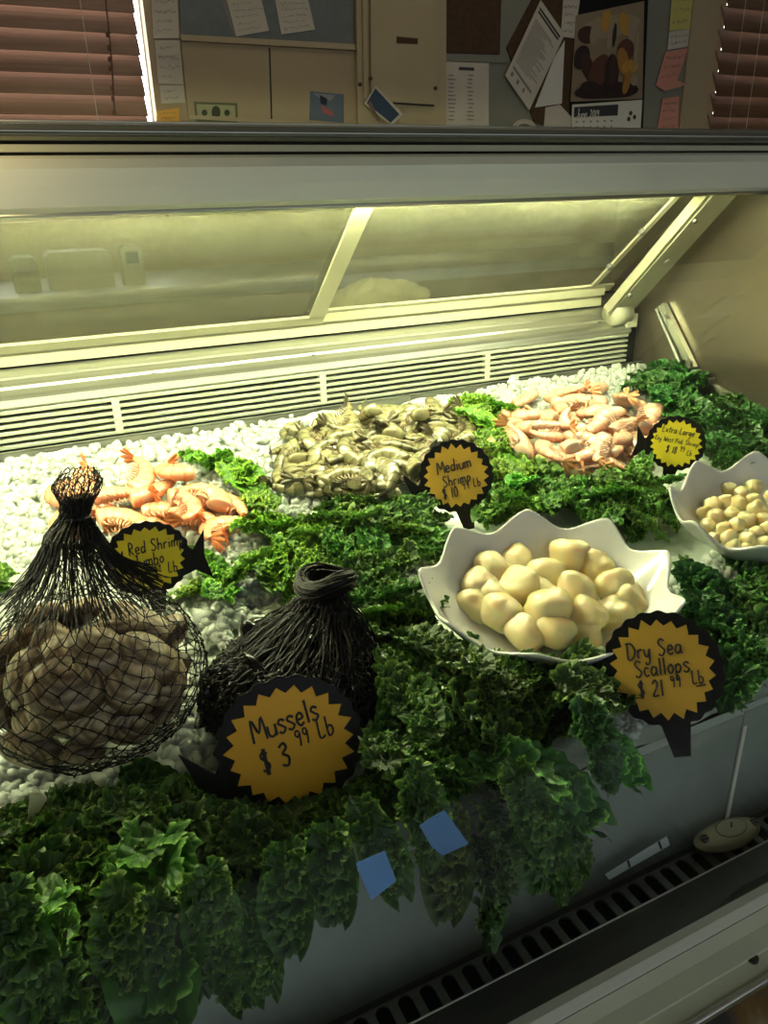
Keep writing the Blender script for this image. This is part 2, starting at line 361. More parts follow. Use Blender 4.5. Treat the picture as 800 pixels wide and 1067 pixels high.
for a,b,c,d in ((.1,.82,.85,.85),(.12,.88,.2,.93),(.35,.88,.43,.93),(.6,.88,.66,.93)): onwall('printed_mark', qbox(pts,a,b,c,d,.0245), M['greyink'], o)
pts = [(587,-8),(605,-8),(598,40),(584,38)]
o = wallthing('note_sheet', pts, M['paper'], 'narrow note slip between the slanted flyer and the shellfish calendar', 'paper', .018); scrib(o, pts, 5, off=.0215)
wallthing('note_sheet', [(588,42),(585,108),(557,112),(577,60)], M['paper2'], 'blank white sheet under the slanted flyer', 'paper', .016)
wallthing('envelope', [(568,112),(583,109),(595,122),(594,136),(566,136)], M['paper'], 'pale folded sheet below the blank white sheet', 'paper', .019)
mb = MB()
for k in range(3): mb.tube([atY(546+ (12-k*2)*math.cos(a), 134-(9-k*1.5)*math.sin(a), WY-.02) for a in [PI*i/12 for i in range(13)]], .004, 6)
tag(mb.build('coiled_cord', M['paper']), 'pale coiled cord on the wall below the slanted flyer', 'cord')
# calendar
cal = wallthing('wall_calendar', [(602,-60),(600,14),(592,106),(594,137),(668,137),(676,-60)], M['black'], 'wall calendar with a photo of steamed shellfish over the month page', 'calendar', .01, .01)
cp = [(600,16),(671,1),(669,103),(594,106)]
onwall('photo', quad(cp, .022, .001), mat('calendar_photo',(.26,.20,.12),.4), cal)
cols = [mat('photo_shell%d' % i, c, .4) for i, c in enumerate([(.025,.012,.01),(.10,.035,.02),(.34,.17,.03),(.46,.25,.04),(.32,.26,.16),(.05,.02,.015)])]
def blob(u, v, ru, rv, rot, c, k, nm='photo_shell'):
    ps = []
    for i in range(16):
        a = 2*PI*i/16; x = ru*math.cos(a); y = rv*math.sin(a); xx = x*math.cos(rot)-y*math.sin(rot); yy = x*math.sin(rot)+y*math.cos(rot)
        p = ptq(cp, min(.98,max(.02,u+xx)), min(.98,max(.02,v+yy))); ps.append(atY(p[0],p[1],WY-.0235-.0004*k))
    onwall(nm, MB().prism(ps, Vector((0,-.0003,0)), Vector()), cols[c], cal)
for k, (u,v,ru,rv,rot,c) in enumerate([(.5,.2,.45,.12,0,4),(.18,.25,.14,.1,.3,5),(.30,.22,.07,.16,.2,4),(.45,.12,.07,.13,.1,3),(.52,.28,.05,.17,.15,4),(.58,.30,.03,.13,.1,0),(.72,.2,.07,.14,-.4,3),
    (.85,.35,.07,.2,-.2,4),(.12,.5,.12,.14,.3,0),(.22,.62,.08,.2,-.5,5),(.75,.48,.12,.12,0,1),(.5,.9,.45,.1,0,0),(.38,.68,.13,.2,.5,1),(.56,.72,.10,.22,0,0),(.58,.68,.06,.17,0,5),(.72,.6,.08,.16,-.3,2),(.82,.66,.12,.07,0,3),(.78,.82,.05,.13,.3,2),(.9,.5,.03,.2,.1,4),(.28,.86,.15,.08,.2,0),(.88,.8,.05,.06,0,4)]): blob(u,v,ru,rv,rot,c,k)
gp = [(596,109),(669,104),(667,136),(595,137)]
onwall('month_page', quad(gp, .022, .001), M['paper2'], cal)
h = qbox(gp, .03,.1,.66,.48,.0235); onwall('month_bar', h, M['ink'], cal)
MONTH = (cal, atY(600.5,119.5,WY-.0255))
mb = MB()
for r in range(2):
    for c in range(6): onwall('day_number', qbox(gp,.06+c*.1,.62+r*.2,.09+c*.1,.68+r*.2,.0235), M['greyink'], cal)
mb = MB()
for px, py in ((657,118),(661,122),(655,124)): mb.disc(atY(px,py,WY-.0238),(0,1,0),.010,.0006,12)
onwall('shell_emblem', mb, M['cork'], cal)
for nm, pts, m, lab, r in [('sticky_note',[(700,-10),(724,-10),(722,30),(697,32)],M['yelnote'],'yellow note at the top of the sticky note column',3),
    ('sticky_note',[(697,33),(722,30),(719,48),(695,52)],M['paper'],'white note just under the yellow one in the sticky note column',2),
    ('sticky_note',[(693,54),(717,50),(705,84),(683,89)],M['pinknote'],'curling pink note just under the white one in the sticky note column',3),
    ('sticky_note',[(690,103),(707,100),(706,138),(684,138)],M['pinknote'],'lowest pink note at the bottom of the sticky note column',4)]:
    o = wallthing(nm, pts, m, lab, 'note', .012); scrib(o, pts, r, off=.0155)
onwall('curled_edge', quad([(683,89),(705,84),(716,88),(692,95)], .018, .002), M['pinknote'], [x for x in COL.objects if x.get('label','').startswith('curling pink')][0])
# back counter with things on it
CT = 1.5-.265
t = empty('back_counter', (1.5, 2.8, 0), 'low back counter against the wall behind the glass case', 'counter')
MB().box((-3.1,-.31,CT-.04),(3.0,.29,CT)).build('counter_top', M['steel'], t)
MB().box((-3.08,-.28,0),(2.98,.29,CT-.04)).build('cabinet_front', M['wall'], t)
def simplebox(name, px0, px1, h, d, m, lab, cat, extra=None):
    a = atZ(px0, 300, CT); Y = 2.62; x0 = atY(px0,280,Y).x; x1 = atY(px1,280,Y).x
    mb = MB(); ps = [Vector((x0,Y,CT+.0005)),Vector((x1,Y,CT+.0005)),Vector((x1,Y,CT+h-.012)),Vector((x1-.012,Y,CT+h)),Vector((x0+.012,Y,CT+h)),Vector((x0,Y,CT+h-.012))]
    c = Vector(((x0+x1)/2, Y, CT)); mb.prism([p-c for p in ps], Vector(), Vector((0,d,0)))
    t = empty(name, c, lab, cat); mb.build('body', m, t)
    MB().box((-(x1-x0)*.3,-.004,h*.55),((x1-x0)*.3,.0,h*.85)).build('front_panel', extra or M['gap'], t); return t
simplebox('card_reader', 128, 150, .12, .06, M['paper'], 'white and black card reader on the back counter seen through the case glass', 'card reader', mat('reader_screen',(.03,.05,.12),.2))
simplebox('receipt_printer', 12, 40, .10, .14, M['wallgrey'], 'white box at the left on the back counter seen through the case glass', 'box', M['greyink'])
simplebox('paper_box', 50, 118, .11, .14, M['paper'], 'wide white box on the back counter left of the card reader', 'box', M['paper'])
# ------------------------------------------------------------------ the display case
X0, X1 = -.75, 1.27
case = empty('display_case', (0.3, .8, 0), 'glass fronted refrigerated seafood display case with steel rails and vents', 'display case')
IC = Matrix.Translation(case.location).inverted()
def cpart(name, mb, m, smooth=False, parent=None, label=None):
    o = mb.build(name, m, None, smooth); o.data.transform(IC); o.parent = parent or case
    if label: o['label'] = label
    return o
# header canopy
hd = cpart('header_canopy', MB().sheet([(1.062,-.0235),(1.053,-.021),(1.048,-.012),(1.0475,.010),(1.049,.030),(1.054,.041),(1.062,.0445),(1.20,.0445),(1.20,.02)], X0, X1+.3, .004), M['header'], False)
cpart('header_lip', MB().tube([(X0,1.0535,1.5-.0205),(X1+.3,1.0535,1.5-.0205)], .0035, 8), M['steel'], True)
cpart('canopy_top', MB().ext([(1.075,.0455),(1.40,.0455),(1.40,.0745),(1.075,.0745)], X0, X1+.3), M['gap'])
cpart('trim_strip', MB().ext([(1.066,.0485),(1.0665,.0565),(1.076,.0565),(1.076,.0485)], X0, X1+.3), M['doorframe'])
cpart('hinge_rail', MB().ext([(1.062,.0605),(1.058,.064),(1.060,.0665),(1.0605,.069),(1.057,.071),(1.060,.0775),(1.075,.0815),(1.085,.0805),(1.085,.0605)], X0, X1+.3), M['hinge'])
cpart('rail_edge', MB().tube([(X0,1.0735,1.5+.0815),(X1+.3,1.0735,1.5+.0815)], .0013, 6), M['steel'], True)
cpart('hinge_seam', MB().ext([(1.0565,.0695),(1.058,.0695),(1.058,.0705),(1.0565,.0705)], X0, X1+.3), M['steel'])
# lamp tube under the canopy
mt = bpy.data.materials.new('tube_glow'); mt.use_nodes = True; mt.node_tree.nodes.clear()
em = N(mt,'ShaderNodeEmission'); em.inputs[0].default_value = (.97,1.0,.60,1); em.inputs[1].default_value = 115
L(mt, em.outputs[0], N(mt,'ShaderNodeOutputMaterial').inputs[0])
lamp = empty('lamp_fixture', (0.2,1.1,1.5)); lamp.parent = case; lamp.location = Vector((0.2,1.100,1.5-.0095))-case.location
MB().tube([(-.85,0,0),(.93,0,0)], .0115, 12).build('lamp_tube', mt, lamp, True)
for x in (-.87,.93): MB().box((x,-.0125,-.0125),(x+.02,.0125,.028)).build('tube_socket', M['vent'], lamp)
# sliding rear doors
def doorpt(s, off=0): # s 0 top .. 1 bottom on the slanted plane
    a = Vector((0,1.125,1.5-.012)); b = Vector((0,1.376,1.5-.226)); n = Vector((0,-(b.z-a.z),(b.y-a.y))).normalized()
    return a+(b-a)*s+n*off
def slab(x0, x1, s0, s1, off, t):
    return MB().prism([doorpt(s0,off)+Vector((x0,0,0)),doorpt(s0,off)+Vector((x1,0,0)),doorpt(s1,off)+Vector((x1,0,0)),doorpt(s1,off)+Vector((x0,0,0))], Vector(), (doorpt(0,1)-doorpt(0,0))*t)
for x0, x1, off, lf in ((X0,.535,0,False),(.505,X1-.04,.012,True)):
    d = cpart('sliding_door', slab(x0, x1, .0, 1, off, .005), M['doorglass'])
    cpart('bottom_frame', slab(x0, x1, .93, 1.0, off-.006, .005), M['doorframe'], parent=d)
    cpart('top_frame', slab(x0, x1, 0, .04, off-.006, .005), M['doorframe'], parent=d)
    if not lf: cpart('side_frame', slab(.505,.535,.0,.95,off-.006,.005), M['doorframe'], parent=d)
    else: cpart('side_frame', slab(1.165,1.178,.0,.93,off-.006,.005), M['doorframe'], parent=d)
for i, (px, py) in enumerate(((685,228),(645,270))):
    r = ray(px, py); c = atX(px, py, 1.15); 
    c = doorpt(.35 if i == 0 else .68, -.003)+Vector((1.15,0,0))
    cpart('door_bolt', MB().disc(c,(0,.7,.7),.006,.009), M['steeldk'])
# sill, sloped rail
cpart('door_sill', MB().sheet([(1.372,-.212),(1.374,-.226),(1.383,-.228),(1.383,-.252)], X0, 1.21, .004), M['doorframe'])
cpart('sill_shadow_gap', MB().ext([(1.384,-.228),(1.42,-.228),(1.42,-.262),(1.384,-.262)], X0, X1), M['gap'])
cpart('rear_rail', MB().sheet([(1.383,-.2595),(1.360,-.2685),(1.357,-.272),(1.338,-.2795),(1.336,-.2835),(1.318,-.289),(1.309,-.2935),(1.306,-.300),(1.312,-.305)], X0, 1.235, .004), M['steel'])
for px in (86*2, 330): pass
for x in (.21,.50,1.17): cpart('rail_screw', MB().disc((x,1.336,1.5-.281),(0,-.45,.9),.0045,.006), M['steeldk'])
# vent grille
cpart('vent_back', MB().box((X0,1.325,1.5-.40),(X1,1.335,1.5-.29)), M['gap'])
zt, zb = -.3065, -.3655
nsl = 5; pitch = (zt-zb-.004)/nsl
mb = MB()
for i in range(nsl+1):
    z = zt-i*pitch
    mb.ext([(1.2985,z),(1.300,z-.0045),(1.312,z-.0052),(1.312,z+.001)], X0, 1.225)
cpart('vent_grille', mb, M['vent'])
for x in (-.23,.138,.503,.86): cpart('vent_divider', MB().box((x-.006,1.2995,1.5+zb+.002),(x+.006,1.311,1.5+zt-.002)), M['vent'])
cpart('rear_liner', MB().sheet([(1.2975,-.3685),(1.299,-.372),(1.300,-.50)], X0, X1, .003), M['steeldk'])
# end panel, bracket, gaskets
ENDP = [(1.42,.04),(1.066,.04),(1.066,-.0245),(.972,-.0255),(.83,-.14),(.65,-.26),(.48,-.37),(.378,-.47),(.348,-.575),(.354,-.68),(.35,-.90),(1.42,-.90)]
cpart('end_panel', MB().ext(ENDP, X1, X1+.02), M['endpanel'])
cpart('end_panel', MB().box((X0-.02,.40,.60),(X0,1.42,1.5+.045)), M['endpanel'])
# sloping support bracket
def bar2(a, b, w, t, x0, x1):
    a = Vector((0,a[0],1.5+a[1])); b = Vector((0,b[0],1.5+b[1])); d = (b-a).normalized(); n = Vector((0,-d.z,d.y))
    n = n if n.y < 0 else -n
    return MB().prism([a+n*t, b+n*t, b, a], Vector((x0,0,0)), Vector((x1,0,0)))
br = cpart('support_bracket', bar2((1.085,-.012),(1.335,-.262),0,.012,1.185,1.245), M['bracket'])
cpart('bracket_channel', bar2((1.10,-.010),(1.33,-.245),0,.020,1.176,1.184), M['doorframe'], parent=br)
cpart('bracket_foot', MB().box((1.222,1.303,1.5-.292),(1.250,1.325,1.5-.264)), M['bracket'], parent=br)
cpart('bracket_foot', MB().disc((1.21,1.322,1.5-.262),(1,0,0),.026,.045,18), M['bracket'], True, parent=br)
for s in (.18,.78): cpart('bracket_screw', MB().disc((1.19,1.085+.25*s-.010,1.5-.012-.25*s-.010),(0,-.7,-.7),.005,.008), M['steeldk'], parent=br)
cpart('bracket_screw', MB().disc((1.215,1.085+.25*.5-.009,1.5-.012-.25*.5-.009),(0,-.7,-.7),.006,.004), M['vent'], parent=br)
xg = 1.258
def g(px, py, X=xg): return atX(px, py, X)
cpart('glass_channel', MB().tube([g(690,318),g(722,384)], .010, 4), M['gasket'])
cpart('glass_channel', MB().tube([g(684,322),g(712,386)], .005, 6), M['steel'])
for px, py in ((695,330),(719,378)): cpart('channel_screw', MB().disc(g(px,py,1.246),(-1,0,0),.005,.006), M['steeldk'])
ga, gb = g(722,392), g(808,440)
cpart('glass_channel', MB().tube([ga,gb], .009, 4), M['gasket'])
cpart('glass_channel', MB().tube([ga+Vector((-.012,0,-.014)),gb+Vector((-.012,0,-.014))], .006, 6), M['steel'])
cpart('channel_clip', MB().box(tuple(g(737,398)+Vector((-.01,-.01,-.008))), tuple(g(737,398)+Vector((.01,.012,.010)))), M['gasket'])
# bed tray, front lip, return air grille
ice_front = .476
cpart('bed_tray', MB().ext([(.50,-.80),(.50,-.62),(1.296,-.46),(1.296,-.80)], X0, X1), M['steeldk'])
cpart('front_lip', MB().ext([(.456,-.735),(.4595,-.735),(.4595,-.548),(.456,-.548)], X0, .655), M['acrylic'])
cpart('front_lip', MB().ext([(.4565,-.735),(.460,-.735),(.460,-.546),(.4565,-.546)], .658, X1), M['acrylic'])
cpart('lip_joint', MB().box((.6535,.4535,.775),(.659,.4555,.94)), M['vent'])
py0, py1 = .412, .4545; w2 = .0075; pit = .024; zg = -.725
mb = MB(); k0 = -40
mb.box((X0,.4545+.0001,1.5+zg-.003),(X1,.4558,1.5+zg)); mb.box((X0,.400,1.5+zg-.003),(X1,py0,1.5+zg))
for k in range(-46, 37):
    xc = .380+pit*k
    if xc < X0+.02 or xc > X1-.02: continue
    hw = pit/2-w2; pts = []
    for j in range(5):
        a = PI/2*j/4; pts.append(Vector((xc+hw+w2*(1-math.sin(PI/2-a)) , py1-w2*(1-math.sin(a)) if False else py1-w2*(1-math.cos(PI/2-a)), 1.5+zg)))
    # outline: waist bar flaring into the end strip (rounded slot ends)
    P1 = []
    for j in range(6):
        a = PI/2*j/5
        P1.append((xc+pit/2-w2*math.cos(a), py1-w2+w2*math.sin(a)))
    poly = P1+[(2*xc-x, y) for x, y in P1[::-1]]+[(xc-hw, py0), (xc+hw, py0)]
    mb.prism([Vector((x,y,1.5+zg)) for x, y in poly], Vector((0,0,-.003)), Vector())
cpart('air_grille', mb, M['steeldk'])
cpart('grille_duct', MB().box((X0,.40,.66),(X1,.455,.665)), M['gap'])
cpart('duct_wall', MB().box((X0,.4545,.665),(X1,.4563,1.5+zg-.003)), M['gap'])
cpart('rail_top', MB().ext([(.4005,-.6805),(.4005,-.74),(.360,-.74),(.360,-.6805)], X0, X1), M['railtop'])
cpart('rail_inner_edge', MB().tube([(X0,.4005,1.5-.6805),(X1,.4005,1.5-.6805)], .0011, 6), M['steel'], True)
cpart('glass_seat', MB().sheet([(.3595,-.6785),(.352,-.6785),(.345,-.6835)], X0, X1, .003), M['vent'])
cpart('front_bumper', MB().sheet([(.345,-.685),(.334,-.692),(.318,-.697),(.3175,-.7005),(.300,-.705),(.2985,-.703),(.285,-.706),(.268,-.715),(.25,-.74),(.245,-.80),(.245,-1.2)], X0, X1, .004), M['enamel'])
cpart('bumper_strip', MB().tube([(X0,.2975,1.5-.7015),(X1,.2975,1.5-.7015)], .0045, 8), M['steel'], True)
cpart('bumper_skirt', MB().sheet([(.2925,-.7015),(.270,-.710),(.255,-.730)], X0, X1, .003), M['rust'])
cpart('bumper_screw', MB().disc(atZ(783,1000,1.5-.699)+Vector((0,0,.001)),(0,0,1),.006,.006), M['rust'])
cpart('base_cabinet', MB().box((X0,.38,.02),(X1,1.40,.655)), M['steeldk'])
cpart('rear_wall', MB().box((X0,1.345,.655),(X1,1.40,1.5-.30)), M['steeldk'])
# curved front glass
gp = spline([(0,1.056,1.5+.066),(0,.985,1.5-.010),(0,.83,1.5-.135),(0,.65,1.5-.255),(0,.48,1.5-.365),(0,.375,1.5-.465),(0,.343,1.5-.575),(0,.350,1.5-.68)], 6)
fg = cpart('front_glass', MB().sheet([(p.y, p.z-1.5) for p in gp], X0+.01, X1-.004, .005), M['glass'], True)
# ------------------------------------------------------------------ ice
mice = mat('crushed_ice', (.68,.75,.66), .22, 0, .5, Subsurface_Weight=.6, Subsurface_Radius=(1,1,1), Subsurface_Scale=.02)
noisy(mice, 60, None, bump=.6, bscale=140)
nx, ny = 360, 160; vs = []
for i in range(nx):
    for j in range(ny):
        x = X0+.004+(X1-X0-.01)*i/(nx-1); y = ice_front+(1.290-ice_front)*j/(ny-1)
        z = bedz(y)-.006+.007*noise.noise(Vector((x*14,y*14,0)))+.007*noise.noise(Vector((x*45,y*45,3)))
        z += .018*max(0,(y-1.17)/.12)*max(0,.5+noise.noise(Vector((x*7,y*3,9))))
        vs.append((x,y,z))
base = MB().add(vs, grid_faces(nx, ny))
# front face of the bed, behind the cloudy lip
fv = []
for i in range(nx):
    x = X0+.004+(X1-X0-.01)*i/(nx-1)
    for j in range(12):
        t = j/11; y = ice_front-.002-.006*noise.noise(Vector((x*30,t*5,0)))*math.sin(PI*t); fv.append((x, y, bedz(ice_front)-.006-.19*t))
base.add(fv, grid_faces(nx, 12))
ico = bpy.data.meshes.new('t'); import bmesh
bm = bmesh.new(); bmesh.ops.create_icosphere(bm, subdivisions=2, radius=1); icv = [v.co.copy() for v in bm.verts]; icf = [tuple(v.index for v in f.verts) for f in bm.faces]; bm.free()
def nugget(c, r, seed):
    o = Vector((seed*1.7, seed*.9, seed*2.3)); q = Quaternion(Vector((random.random()-.5,random.random()-.5,random.random()-.5)).normalized(), random.random()*6)
    sc = Vector((1, .7+.5*random.random(), .65+.4*random.random()))
    vs = []
    for v in icv:
        k = 1+.5*noise.noise(v*1.9+o)+.12*noise.noise(v*6+o); w = Vector((v.x*sc.x, v.y*sc.y, v.z*sc.z))*r*k; vs.append(c+q @ w)
    return vs
def in_poly(x, y, poly):
    c = False; n = len(poly)
    for i in range(n):
        (x1,y1),(x2,y2) = poly[i], poly[(i+1) % n]
        if (y1 > y) != (y2 > y) and x < (x2-x1)*(y-y1)/(y2-y1)+x1: c = not c
    return c
ICEP = [[(-30,480),(170,450),(300,430),(330,450),(300,500),(340,530),(400,585),(360,610),(180,640),(-20,660)], [(380,440),(640,372),(690,395),(690,440),(500,440),(490,430)],
        [(385,560),(450,570),(440,640),(390,620)], [(180,600),(260,600),(300,760),(230,830),(-30,900),(-30,760),(205,700)], [(590,690),(760,560),(830,600),(800,735),(640,800)]]
k = 0
for poly, cnt, r0 in zip(ICEP, (3800, 2600, 250, 1200, 700), (.0068,.0062,.0075,.0075,.007)):
    xs = [p[0] for p in poly]; ys = [p[1] for p in poly]; n = 0
    while n < cnt:
        px = random.uniform(min(xs),max(xs)); py = random.uniform(min(ys),max(ys))
        if not in_poly(px, py, poly): continue
        c = bed(px, py, .002); 
        if c.y > 1.288 or c.y < .49 or c.x > X1-.012: continue
        up = random.random()*.006+.022*max(0,(c.y-1.17)/.12)*max(0,.5+noise.noise(Vector((c.x*7,c.y*3,9))))*random.random()
        c.z += up-.006; base.add(nugget(c, r0*random.uniform(.6,1.5), k), icf); k += 1; n += 1
tag(base.build('crushed_ice', mice, None, True), 'bed of crushed ice sloping up to the rear vents', 'ice', kind='stuff')
# ------------------------------------------------------------------ kale
mk = bpy.data.materials.new('kale_leaf'); mk.use_nodes = True
b = P(mk); b.inputs['Roughness'].default_value = .38; b.inputs['Specular IOR Level'].default_value = .4
at = N(mk,'ShaderNodeAttribute', attribute_name='edge'); oc = N(mk,'ShaderNodeObjectInfo')
cr = ramp(mk, at.outputs['Fac'], [(0,(.20,.34,.09)),(.05,(.045,.135,.028)),(.55,(.036,.125,.020)),(.80,(.06,.19,.03)),(.93,(.15,.36,.06)),(1,(.26,.52,.10))])
nz = N(mk,'ShaderNodeTexNoise'); nz.inputs['Scale'].default_value = 9; nz.inputs['Detail'].default_value = 5
tc = N(mk,'ShaderNodeTexCoord'); L(mk, tc.outputs['Object'], nz.inputs['Vector'])
mr = N(mk,'ShaderNodeMapRange'); mr.inputs['From Min'].default_value = .3; mr.inputs['From Max'].default_value = .7; mr.inputs['To Min'].default_value = .65; mr.inputs['To Max'].default_value = 1.35; L(mk, nz.outputs[0], mr.inputs[0])
mm = N(mk,'ShaderNodeMix', data_type='RGBA', blend_type='MULTIPLY'); mm.inputs[0].default_value = 1; L(mk, cr, mm.inputs[6]); L(mk, mr.outputs[0], mm.inputs[7])
m3 = N(mk,'ShaderNodeMix', data_type='RGBA', blend_type='MULTIPLY'); m3.inputs[0].default_value = 1; L(mk, mm.outputs[2], m3.inputs[6]); L(mk, oc.outputs['Color'], m3.inputs[7])
L(mk, m3.outputs[2], b.inputs['Base Color'])
tl = N(mk,'ShaderNodeBsdfTranslucent'); L(mk, m3.outputs[2], tl.inputs[0]); ms = N(mk,'ShaderNodeMixShader'); ms.inputs[0].default_value = .22
L(mk, b.outputs[0], ms.inputs[1]); L(mk, tl.outputs[0], ms.inputs[2]); L(mk, ms.outputs[0], mk.node_tree.nodes['Material Output'].inputs[0])
mstem = mat('kale_stem', (.13,.24,.06), .4)
def kale_proto(seed, width=.5, flat=1.0):
    """unit-length curly leaf: base at origin, tip along +y, normal +z; a ribbed blade whose side lobes end in frilled margins"""
    r = np.random.default_rng(seed); V = []; F = []; E = []
    def push(vs, fs, e):
        o = len(V); V.extend(vs.tolist()); F.extend([tuple(i+o for i in f) for f in fs]); E.extend(e.tolist())
    def rib(s): return np.array([0., s, -.22*s*s+.05*math.sin(s*3)])
    ns, nw = 60, 21; s = np.linspace(0,1,ns)[:,None]; w = np.linspace(-1,1,nw)[None,:]
    out = width*.62*(np.sin(np.clip(s*.90+.06,0,1)*PI)**.6)
    z = .25*np.abs(w)**2*out+.018*np.sin(s*30+np.abs(w)*5)*np.abs(w)+.014*np.sin(s*70+w*11)-.22*s**2+.05*np.sin(s*3)
    push(np.stack([w*out, s*.96+.2*np.abs(w)**1.3*(.3+.7*s), z], -1).reshape(-1,3), grid_faces(ns,nw), (np.abs(w)*.8+0*s).reshape(-1))
    nl = 8; nt, nr = 140, 14
    lobes = [(1, .10+.8*i/nl+r.uniform(-.03,.03), sd) for i in range(nl) for sd in (-1,1)]+[(1.1,.92,0)]
    for sc, sp, sd in lobes:
        R_ = (.13+.06*math.sin(PI*min(1,sp+.1)))*sc*r.uniform(.85,1.2)*(width/.46); th0 = math.radians(90-sd*r.uniform(35,62)) if sd else PI/2
        base = rib(sp)+np.array([sd*width*.16, .03, .01]); d = np.array([math.cos(th0), math.sin(th0), 0]) if sd else np.array([0,1.,0])
        tilt = r.uniform(-.5,.7); roll = r.uniform(-.5,.5); p = np.array([-d[1], d[0], 0]); n = np.array([0,0,1.])
        d = d*math.cos(tilt)+n*math.sin(tilt); n = np.cross(d, p)*1.0; n = n/np.linalg.norm(n)*(1 if n[2] > 0 else -1)
        p2 = p*math.cos(roll)+n*math.sin(roll); n = n*math.cos(roll)-p*math.sin(roll); p = p2
        t = np.linspace(-2.35,2.35,nt)[:,None]; q = np.linspace(0,1,nr)[None,:]; ph = r.random(12)*6.28
        t2 = t+.10*np.sin(3.1*t+ph[7])
        edge = 1+.10*np.sin(4*t+ph[8])+.07*np.sin(11*t+ph[9]); rr = q*edge*(1-.12*np.abs(t)/2.35)
        A1 = .20*flat*q**1.4*(1+.3*np.sin(2*t+ph[0])); A2 = .115*flat*q**1.9*(1+.4*np.sin(3*t+ph[1])); A3 = .050*flat*q**2.6; A4 = .02*flat*q**3.5
        f1 = 4.2*t2+ph[2]+2*q; f2 = 10.5*t2+ph[3]+1.2*np.sin(2.3*t+ph[10])+q*4.5; f3 = 24*t+ph[4]+1.5*np.sin(5*t+ph[11])-q*6; f4 = 47*t+ph[5]
        zz = A1*np.sin(f1)+A2*np.sin(f2)+A3*np.sin(f3)+A4*np.sin(f4)+.20*q**2-.18*q**4
        tg = .35*A1*np.cos(f1+.5)+.55*A2*np.sin(2*f2+.7)+.5*A3*np.sin(2*f3)
        rd = -.25*A1*np.cos(2*f1)-.35*A2*np.cos(f2)-.5*A3*np.cos(f3)-.05*q**4
        ct, st_ = np.cos(t2), np.sin(t2); xx = (rr+rd)*ct-tg*st_; yy = (rr+rd)*st_+tg*ct
        vs = base+R_*(xx[...,None]*d+yy[...,None]*p+zz[...,None]*n)
        push(vs.reshape(-1,3), grid_faces(nt,nr), (q+0*t).reshape(-1))
    me = bpy.data.meshes.new('leaf_blade'); me.from_pydata(V, [], F); me.update()
    ea = me.attributes.new('edge','FLOAT','POINT'); ea.data.foreach_set('value', np.array(E,dtype=np.float32))
    me.materials.append(mk); me.polygons.foreach_set('use_smooth',[True]*len(me.polygons))
    pts = [(0,.02,.005)]+[(0, t+.03, -.22*t*t+.05*math.sin(t*3)-.010) for t in (0,.15,.3,.45,.6,.75,.9)]
    st = MB().tube(pts, [.014,.017,.016,.014,.012,.009,.006,.003], 7).mesh('stem', mstem, True)
    return me, st
KP = [kale_proto(11+i, [.46,.40,.52,.48,.38,.5][i], [1,1.1,1.05,.95,1.15,1.1][i]) for i in range(5)]
KFLAT = kale_proto(40, .42, .45)
def kale(c, scale, az, pitch, roll, tint, label, group, kp=None):
    o = meshobj('kale_leaf', (kp or random.choice(KP))[0]); pr = kp or KP[[k[0] for k in KP].index(o.data)]
    st = meshobj('stem', pr[1], o)
    R_ = Matrix.Rotation(az,4,'Z') @ Matrix.Rotation(pitch,4,'X') @ Matrix.Rotation(roll,4,'Y')
    setM(o, Matrix.Translation(c) @ R_ @ Matrix.Scale(scale,4) @ Matrix.Translation((0,-.5,.08)))
    o.color = (*tint,1); tag(o, label, 'kale leaf', group); return o
PROT = [(302,775,70,66),(690,695,56,58),(475,496,36,36),(704,462,28,27),(160,582,42,36),(572,605,138,68),(760,545,60,40),(600,445,75,42),(390,465,90,42),(60,700,150,110),(290,720,92,110),(150,520,105,40)]
def clear(px, py, h, size, c):
    d = (c-EYE).length; rr = size/d*FPX*.24
    q = proj(c+Vector((0,0,size*.15)))
    return all(((q[0]-a)/(rx+rr))**2+((q[1]-b)/(ry+rr))**2 > 1 for a,b,rx,ry in PROT)
def proj(p):
    v = RM.transposed() @ (p-EYE); return 400+FPX*v.x/-v.z, 533.5-FPX*v.y/-v.z
def kzone(poly, spacing, size, tint, label, group, hz=(.02,.05), ymin=.485):
    xs = [p[0] for p in poly]; ys = [p[1] for p in poly]; got = []
    for _ in range(6000):
        px = random.uniform(min(xs),max(xs)); py = random.uniform(min(ys),max(ys))
        if not in_poly(px,py,poly): continue
        h = random.uniform(*hz); c = bed(px,py,h)
        if c.y < ymin or c.y > 1.27 or c.x > X1-.04: continue
        if not clear(px,py,h,size,c): continue
        if any((c-q).length < spacing for q in got): continue
        got.append(c)
        t = [v*random.uniform(.85,1.2) for v in tint]
        kale(c, size*random.uniform(.8,1.2), random.uniform(0,2*PI), BEDROT+random.uniform(-.6,.6), random.uniform(-.6,.6), t, label, group)
    return got
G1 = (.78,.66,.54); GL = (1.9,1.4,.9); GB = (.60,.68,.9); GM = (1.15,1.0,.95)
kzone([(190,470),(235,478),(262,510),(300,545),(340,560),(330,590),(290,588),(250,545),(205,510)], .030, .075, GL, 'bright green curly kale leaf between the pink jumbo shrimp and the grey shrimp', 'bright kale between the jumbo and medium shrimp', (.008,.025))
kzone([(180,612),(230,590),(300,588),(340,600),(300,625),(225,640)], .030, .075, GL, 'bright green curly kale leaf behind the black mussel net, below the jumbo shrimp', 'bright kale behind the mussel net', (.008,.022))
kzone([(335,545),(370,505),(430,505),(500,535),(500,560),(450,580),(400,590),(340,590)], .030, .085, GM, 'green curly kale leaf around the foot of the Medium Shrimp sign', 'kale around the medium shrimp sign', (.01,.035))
kzone([(500,505),(560,500),(620,485),(680,495),(690,545),(640,548),(560,540),(500,545)], .030, .085, GM, 'green curly kale leaf between the extra large shrimp and the sea scallop bowl', 'kale behind the sea scallop bowl', (.01,.035))
